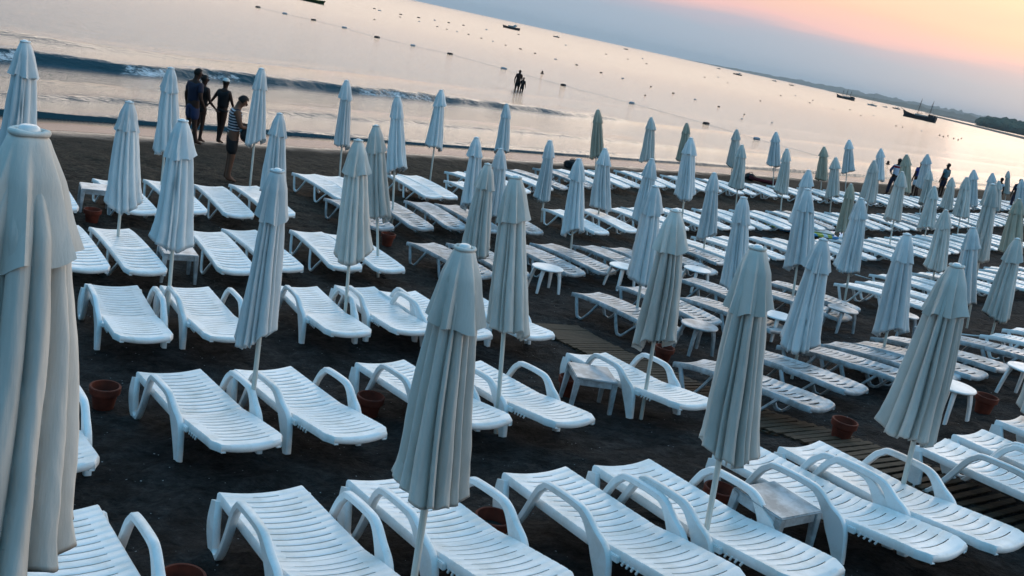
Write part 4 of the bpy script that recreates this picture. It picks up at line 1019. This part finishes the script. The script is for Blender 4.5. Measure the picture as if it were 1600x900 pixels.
    if bot:
        f = wear.get('leg', .7); keys = ['pelvis', 'lhip', 'rhip']; ed = [('pelvis', 'lhip'), ('pelvis', 'rhip')]; over = {'belt': (mid('pelvis', 'waist', .5), (.170, .125))}; ed.append(('pelvis', 'belt'))
        for k in 'lr':
            if f <= 1: over[k + 'cuff'] = (mid(k + 'hip', k + 'knee', f), .112 - .02 * f if f > .3 else .105); ed.append((k + 'hip', k + 'cuff'))
            else: over[k + 'kn'] = (J[k + 'knee'], .085); over[k + 'cuff'] = (mid(k + 'knee', k + 'ankle', f - 1), .074); ed += [(k + 'hip', k + 'kn'), (k + 'kn', k + 'cuff')]
        garment('shorts' if f <= 1 else 'trousers', keys, ed, .014, M[bot], over)
    if wear.get('bag'):
        bm = bmesh.new(); q = bmesh.ops.create_icosphere(bm, subdivisions=3, radius=1)
        bx_ = wear['bag']
        for v in bm.verts: v.co = Vector((bx_[0] + v.co.x * .07, bx_[1] + v.co.y * .12, bx_[2] + v.co.z * .15)) * (1 + .06 * noise.noise(v.co * 2))
        bo = obj('shoulder_bag', bm, M['black'], root, 60)
        bm = bmesh.new(); tube(bm, [(bx_[0], bx_[1], bx_[2] + .18), (bx_[0] * .8, 0, 1.2), V['rsh'] + Vector((0, .0, .06)), (bx_[0] * .8, -.06, 1.2), (bx_[0], bx_[1] - .05, bx_[2] + .18)], .012, 6); obj('strap', bm, M['black'], bo, 60)
    return root
def stripes(t, b):
    tc = N(t, 'ShaderNodeTexCoord'); sp = N(t, 'ShaderNodeSeparateXYZ'); t.links.new(tc.outputs['Object'], sp.inputs[0])
    w = tmath(t, 'SINE', tmath(t, 'MULTIPLY', sp.outputs[2], 115.0)); t.links.new(mixc(t, tmath(t, 'GREATER_THAN', w, .15), (.012, .014, .03), (.42, .44, .48)), b.inputs['Base Color'])
M['striped'] = mat('striped_jersey', (.2, .2, .2), .8, .2, stripes)
def whitered(t, b):
    tc = N(t, 'ShaderNodeTexCoord'); sp = N(t, 'ShaderNodeSeparateXYZ'); t.links.new(tc.outputs['Object'], sp.inputs[0])
    f = tmath(t, 'GREATER_THAN', sp.outputs[2], 1.325); g = tmath(t, 'GREATER_THAN', tmath(t, 'ABSOLUTE', sp.outputs[0]), .24)
    c = mixc(t, f, (.55, .60, .72), (.24, .02, .03)); f2 = tmath(t, 'GREATER_THAN', sp.outputs[2], 1.42); c = mixc(t, f2, c, (.45, .47, .52)); c = mixc(t, g, c, (.03, .04, .10)); t.links.new(c, b.inputs['Base Color'])
M['whitered'] = mat('white_shirt_red_yoke', (.5, .5, .6), .8, .2, whitered)
STAND = {}
person('tall person in dark T-shirt and navy shorts standing by the water', -8.62, 24.2, -28, 1.84,
       {'rwrist': (.27, .10, .90), 'rpalm': (.27, .13, .82), 'relbow': (.25, -.03, 1.12), 'lknee': (-.10, .03, .49), 'rankle': (.16, .06, .085), 'rheel': (.16, .04, .035), 'rtoe': (.20, .22, .025), 'headm': (.025, .04, 1.65), 'headt': (.03, .035, 1.715), 'headb': (.012, .022, 1.57)},
       dict(top='navy', bottom='trunks', leg=.85, sleeve=.7, skin='skin_silhouette', look=(.6, .8, 0)), 'group of bathers standing by the water')
person('shorter person in dark swimwear beside the tall one, holding a hand', -8.60, 24.75, -28, 1.68,
       {'rwrist': (.36, .14, .96), 'rpalm': (.41, .17, .92), 'relbow': (.27, .0, 1.13), 'lwrist': (-.16, .2, 1.08), 'lpalm': (-.10, .24, 1.12), 'lknee': (-.12, .09, .50), 'lankle': (-.15, -.08, .085), 'lheel': (-.15, -.10, .035), 'ltoe': (-.16, .10, .025)},
       dict(top='black', bottom='black', leg=.35, sleeve=0, skin='skin_silhouette', look=(.5, .8, 0), slim=1), 'group of bathers standing by the water')
person('slender person in dark swimsuit and white headscarf reaching out to hold a hand', -8.18, 25.1, -18, 1.66,
       {'lwrist': (-.44, .02, 1.00), 'lpalm': (-.51, .03, .94), 'lelbow': (-.31, 0, 1.18), 'relbow': (.24, .06, 1.14), 'rwrist': (.18, .22, 1.02), 'rpalm': (.14, .27, .98), 'lankle': (-.02, 0, .085), 'lheel': (-.02, -.02, .035), 'ltoe': (-.03, .17, .025), 'rankle': (.03, -.03, .085), 'rheel': (.03, -.05, .035), 'rtoe': (.05, .14, .025), 'lknee': (-.05, .03, .49), 'rknee': (.06, .03, .49)},
       dict(top='black', bottom='black', leg=.12, sleeve=0, skin='skin_silhouette', scarf=1, look=(-.2, 1, 0), slim=1), 'group of bathers standing by the water')
person('person in striped sleeveless top and black shorts looking down, bag at the hip', -6.42, 20.6, -62, 1.86,
       {'headb': (0, .06, 1.555), 'headm': (0, .115, 1.615), 'headt': (0, .15, 1.675), 'neck': (0, .02, 1.485), 'relbow': (.24, .08, 1.14), 'rwrist': (.10, .28, 1.12), 'rpalm': (.05, .32, 1.16), 'lelbow': (-.22, .08, 1.14), 'lwrist': (-.09, .29, 1.14), 'lpalm': (-.04, .33, 1.18)},
       dict(top='striped', bottom='black', leg=.9, sleeve=0, hem=-.25, skin='skin', look=(0, 1, -.5), bag=(.17, .22, .98), hair='short'), 'group of bathers standing by the water')
person('person in white and red shirt and dark trousers with hands on hips', 17.7, 50.7, 10, 1.95,
       {'relbow': (.36, -.06, 1.18), 'rwrist': (.22, .06, 1.02), 'rpalm': (.17, .10, 1.00), 'lelbow': (-.34, -.06, 1.18), 'lwrist': (-.20, .06, 1.02), 'lpalm': (-.15, .10, 1.00), 'lankle': (-.17, 0, .085), 'lheel': (-.17, -.02, .035), 'ltoe': (-.20, .16, .025), 'rankle': (.17, 0, .085), 'rheel': (.17, -.02, .035), 'rtoe': (.20, .16, .025), 'lknee': (-.14, .03, .49), 'rknee': (.14, .03, .49)},
       dict(top='whitered', bottom='navy', leg=1.8, sleeve=1.5, skin='skin_silhouette', look=(.2, 1, 0)), 'people along the waterline at right')
person('person in blue shirt and pale shorts beside one with long black hair', 19.6, 52.8, 20, 1.95, {}, dict(top='blue_shirt', bottom='white_cloth', leg=.8, sleeve=.6, skin='skin_silhouette', look=(.5, .8, 0)), 'people along the waterline at right')
person('person with long black hair in black top, half behind a parasol', 20.2, 53.6, 15, 1.9, {'lknee': (-.14, .08, .49), 'rknee': (.16, .05, .49), 'rankle': (.22, -.04, .085), 'rheel': (.22, -.06, .035), 'rtoe': (.25, .13, .025)}, dict(top='black', bottom='denim', leg=.6, sleeve=.5, hair='long', skin='skin_silhouette'), 'people along the waterline at right')
person('person in teal shirt standing alone right of the couple at the waterline', 22.7, 57.2, 30, 1.95, {'rwrist': (.27, .16, 1.02), 'rpalm': (.27, .22, 1.0)}, dict(top='teal', bottom='navy', leg=.9, sleeve=.7, skin='skin_silhouette', look=(-.4, .9, 0)), 'people along the waterline at right')
person('person in white top leaning sideways between two far parasols', 25.6, 56.7, -40, 1.8, {'lwrist': (-.2, .25, 1.0), 'lpalm': (-.18, .3, .98)}, dict(top='white_cloth', bottom='red', leg=.9, sleeve=.5, skin='skin_silhouette'), 'people along the waterline at right')
person('person in navy shirt before the tan parasol at far right', 27.2, 57.9, 0, 1.9, {}, dict(top='navy', bottom='navy', leg=1.5, sleeve=.9, skin='skin_silhouette'), 'people along the waterline at right')
# bathers in the sea: the water covers the lower legs
person('grown bather standing in the sea bending towards a child', -2.75, 73.2, 200, 1.9, {'headb': (.03, .10, 1.53), 'headm': (.04, .14, 1.60), 'headt': (.05, .16, 1.66), 'relbow': (.28, .08, 1.12), 'lwrist': (-.25, .25, .95), 'lpalm': (-.26, .30, .92), 'lankle': (-.15, 0, .085), 'rankle': (.15, 0, .085)}, dict(bottom='black', leg=.8, skin='skin_silhouette'), 'bathers in the sea', SEA - .42)
person('child standing in the sea beside the grown bather', -2.38, 73.2, 170, 1.4, {'lwrist': (-.3, .1, .95), 'lpalm': (-.33, .12, .92)}, dict(bottom='black', leg=.6, top='black', sleeve=.4, skin='skin_silhouette'), 'bathers in the sea', SEA - .42)
def swimmer(p, label):
    bm = bmesh.new(); q = bmesh.ops.create_icosphere(bm, subdivisions=3, radius=1)
    for v in bm.verts: v.co = Vector((v.co.x * .10, v.co.y * .11, v.co.z * .14 + .16))
    q = bmesh.ops.create_icosphere(bm, subdivisions=3, radius=1)
    for v in q['verts']: v.co = Vector((v.co.x * .24, v.co.y * .16, v.co.z * .13 - .02))
    q = bmesh.ops.create_icosphere(bm, subdivisions=1, radius=.018, matrix=Matrix.Translation((0, .112, .16)))
    root = empty('person', (p.x, p.y, SEA), (0, 0, rnd.uniform(0, 6))); tag(root, label, 'person', 'swimmers far out'); obj('body', bm, M['skin_silhouette'], root, 60)
    bm = bmesh.new(); q = bmesh.ops.create_icosphere(bm, subdivisions=2, radius=1)
    for v in bm.verts: v.co = Vector((v.co.x * .108, v.co.y * .115 - .01, max(v.co.z, -.1) * .14 + .175))
    obj('hair', bm, M['hair'], root, 60)
SW = [(1409, 197), (1441, 205), (1459, 209), (1468, 212), (1474, 214), (1481, 213), (1490, 217), (1497, 219), (1502, 217), (1212, 158), (1387, 257), (847, 115)]
for k, (px, py) in enumerate(SW[3:9] + SW[10:]):
    swimmer(sea_pt(px, py), 'swimmer with only head and shoulders above water, %s from the left of the far group' % ordw(k) if k < 6 else ['swimmer close behind the parasols at right', 'lone swimmer right of the grown bather and child'][k - 6])


# ------------------------------------------------------------------ haze over the bay
bm = bmesh.new(); bmesh.ops.create_cube(bm, size=1.0, matrix=Matrix.Translation((0, 0, 45.0)) @ Matrix.Diagonal((42000, 42000, 200, 1)))
hz = mat('sea_haze', (.6, .7, .8)); t_ = hz.node_tree; t_.nodes.remove(t_.nodes['Principled BSDF'])
pv = t_.nodes.new('ShaderNodeVolumePrincipled'); pv.inputs['Color'].default_value = (.80, .90, .97, 1); pv.inputs['Density'].default_value = 6e-5; pv.inputs['Anisotropy'].default_value = 0.0
t_.links.new(pv.outputs[0], t_.nodes['Material Output'].inputs['Volume'])
tag(obj('haze', bm, hz, None, 0), kind='stuff')
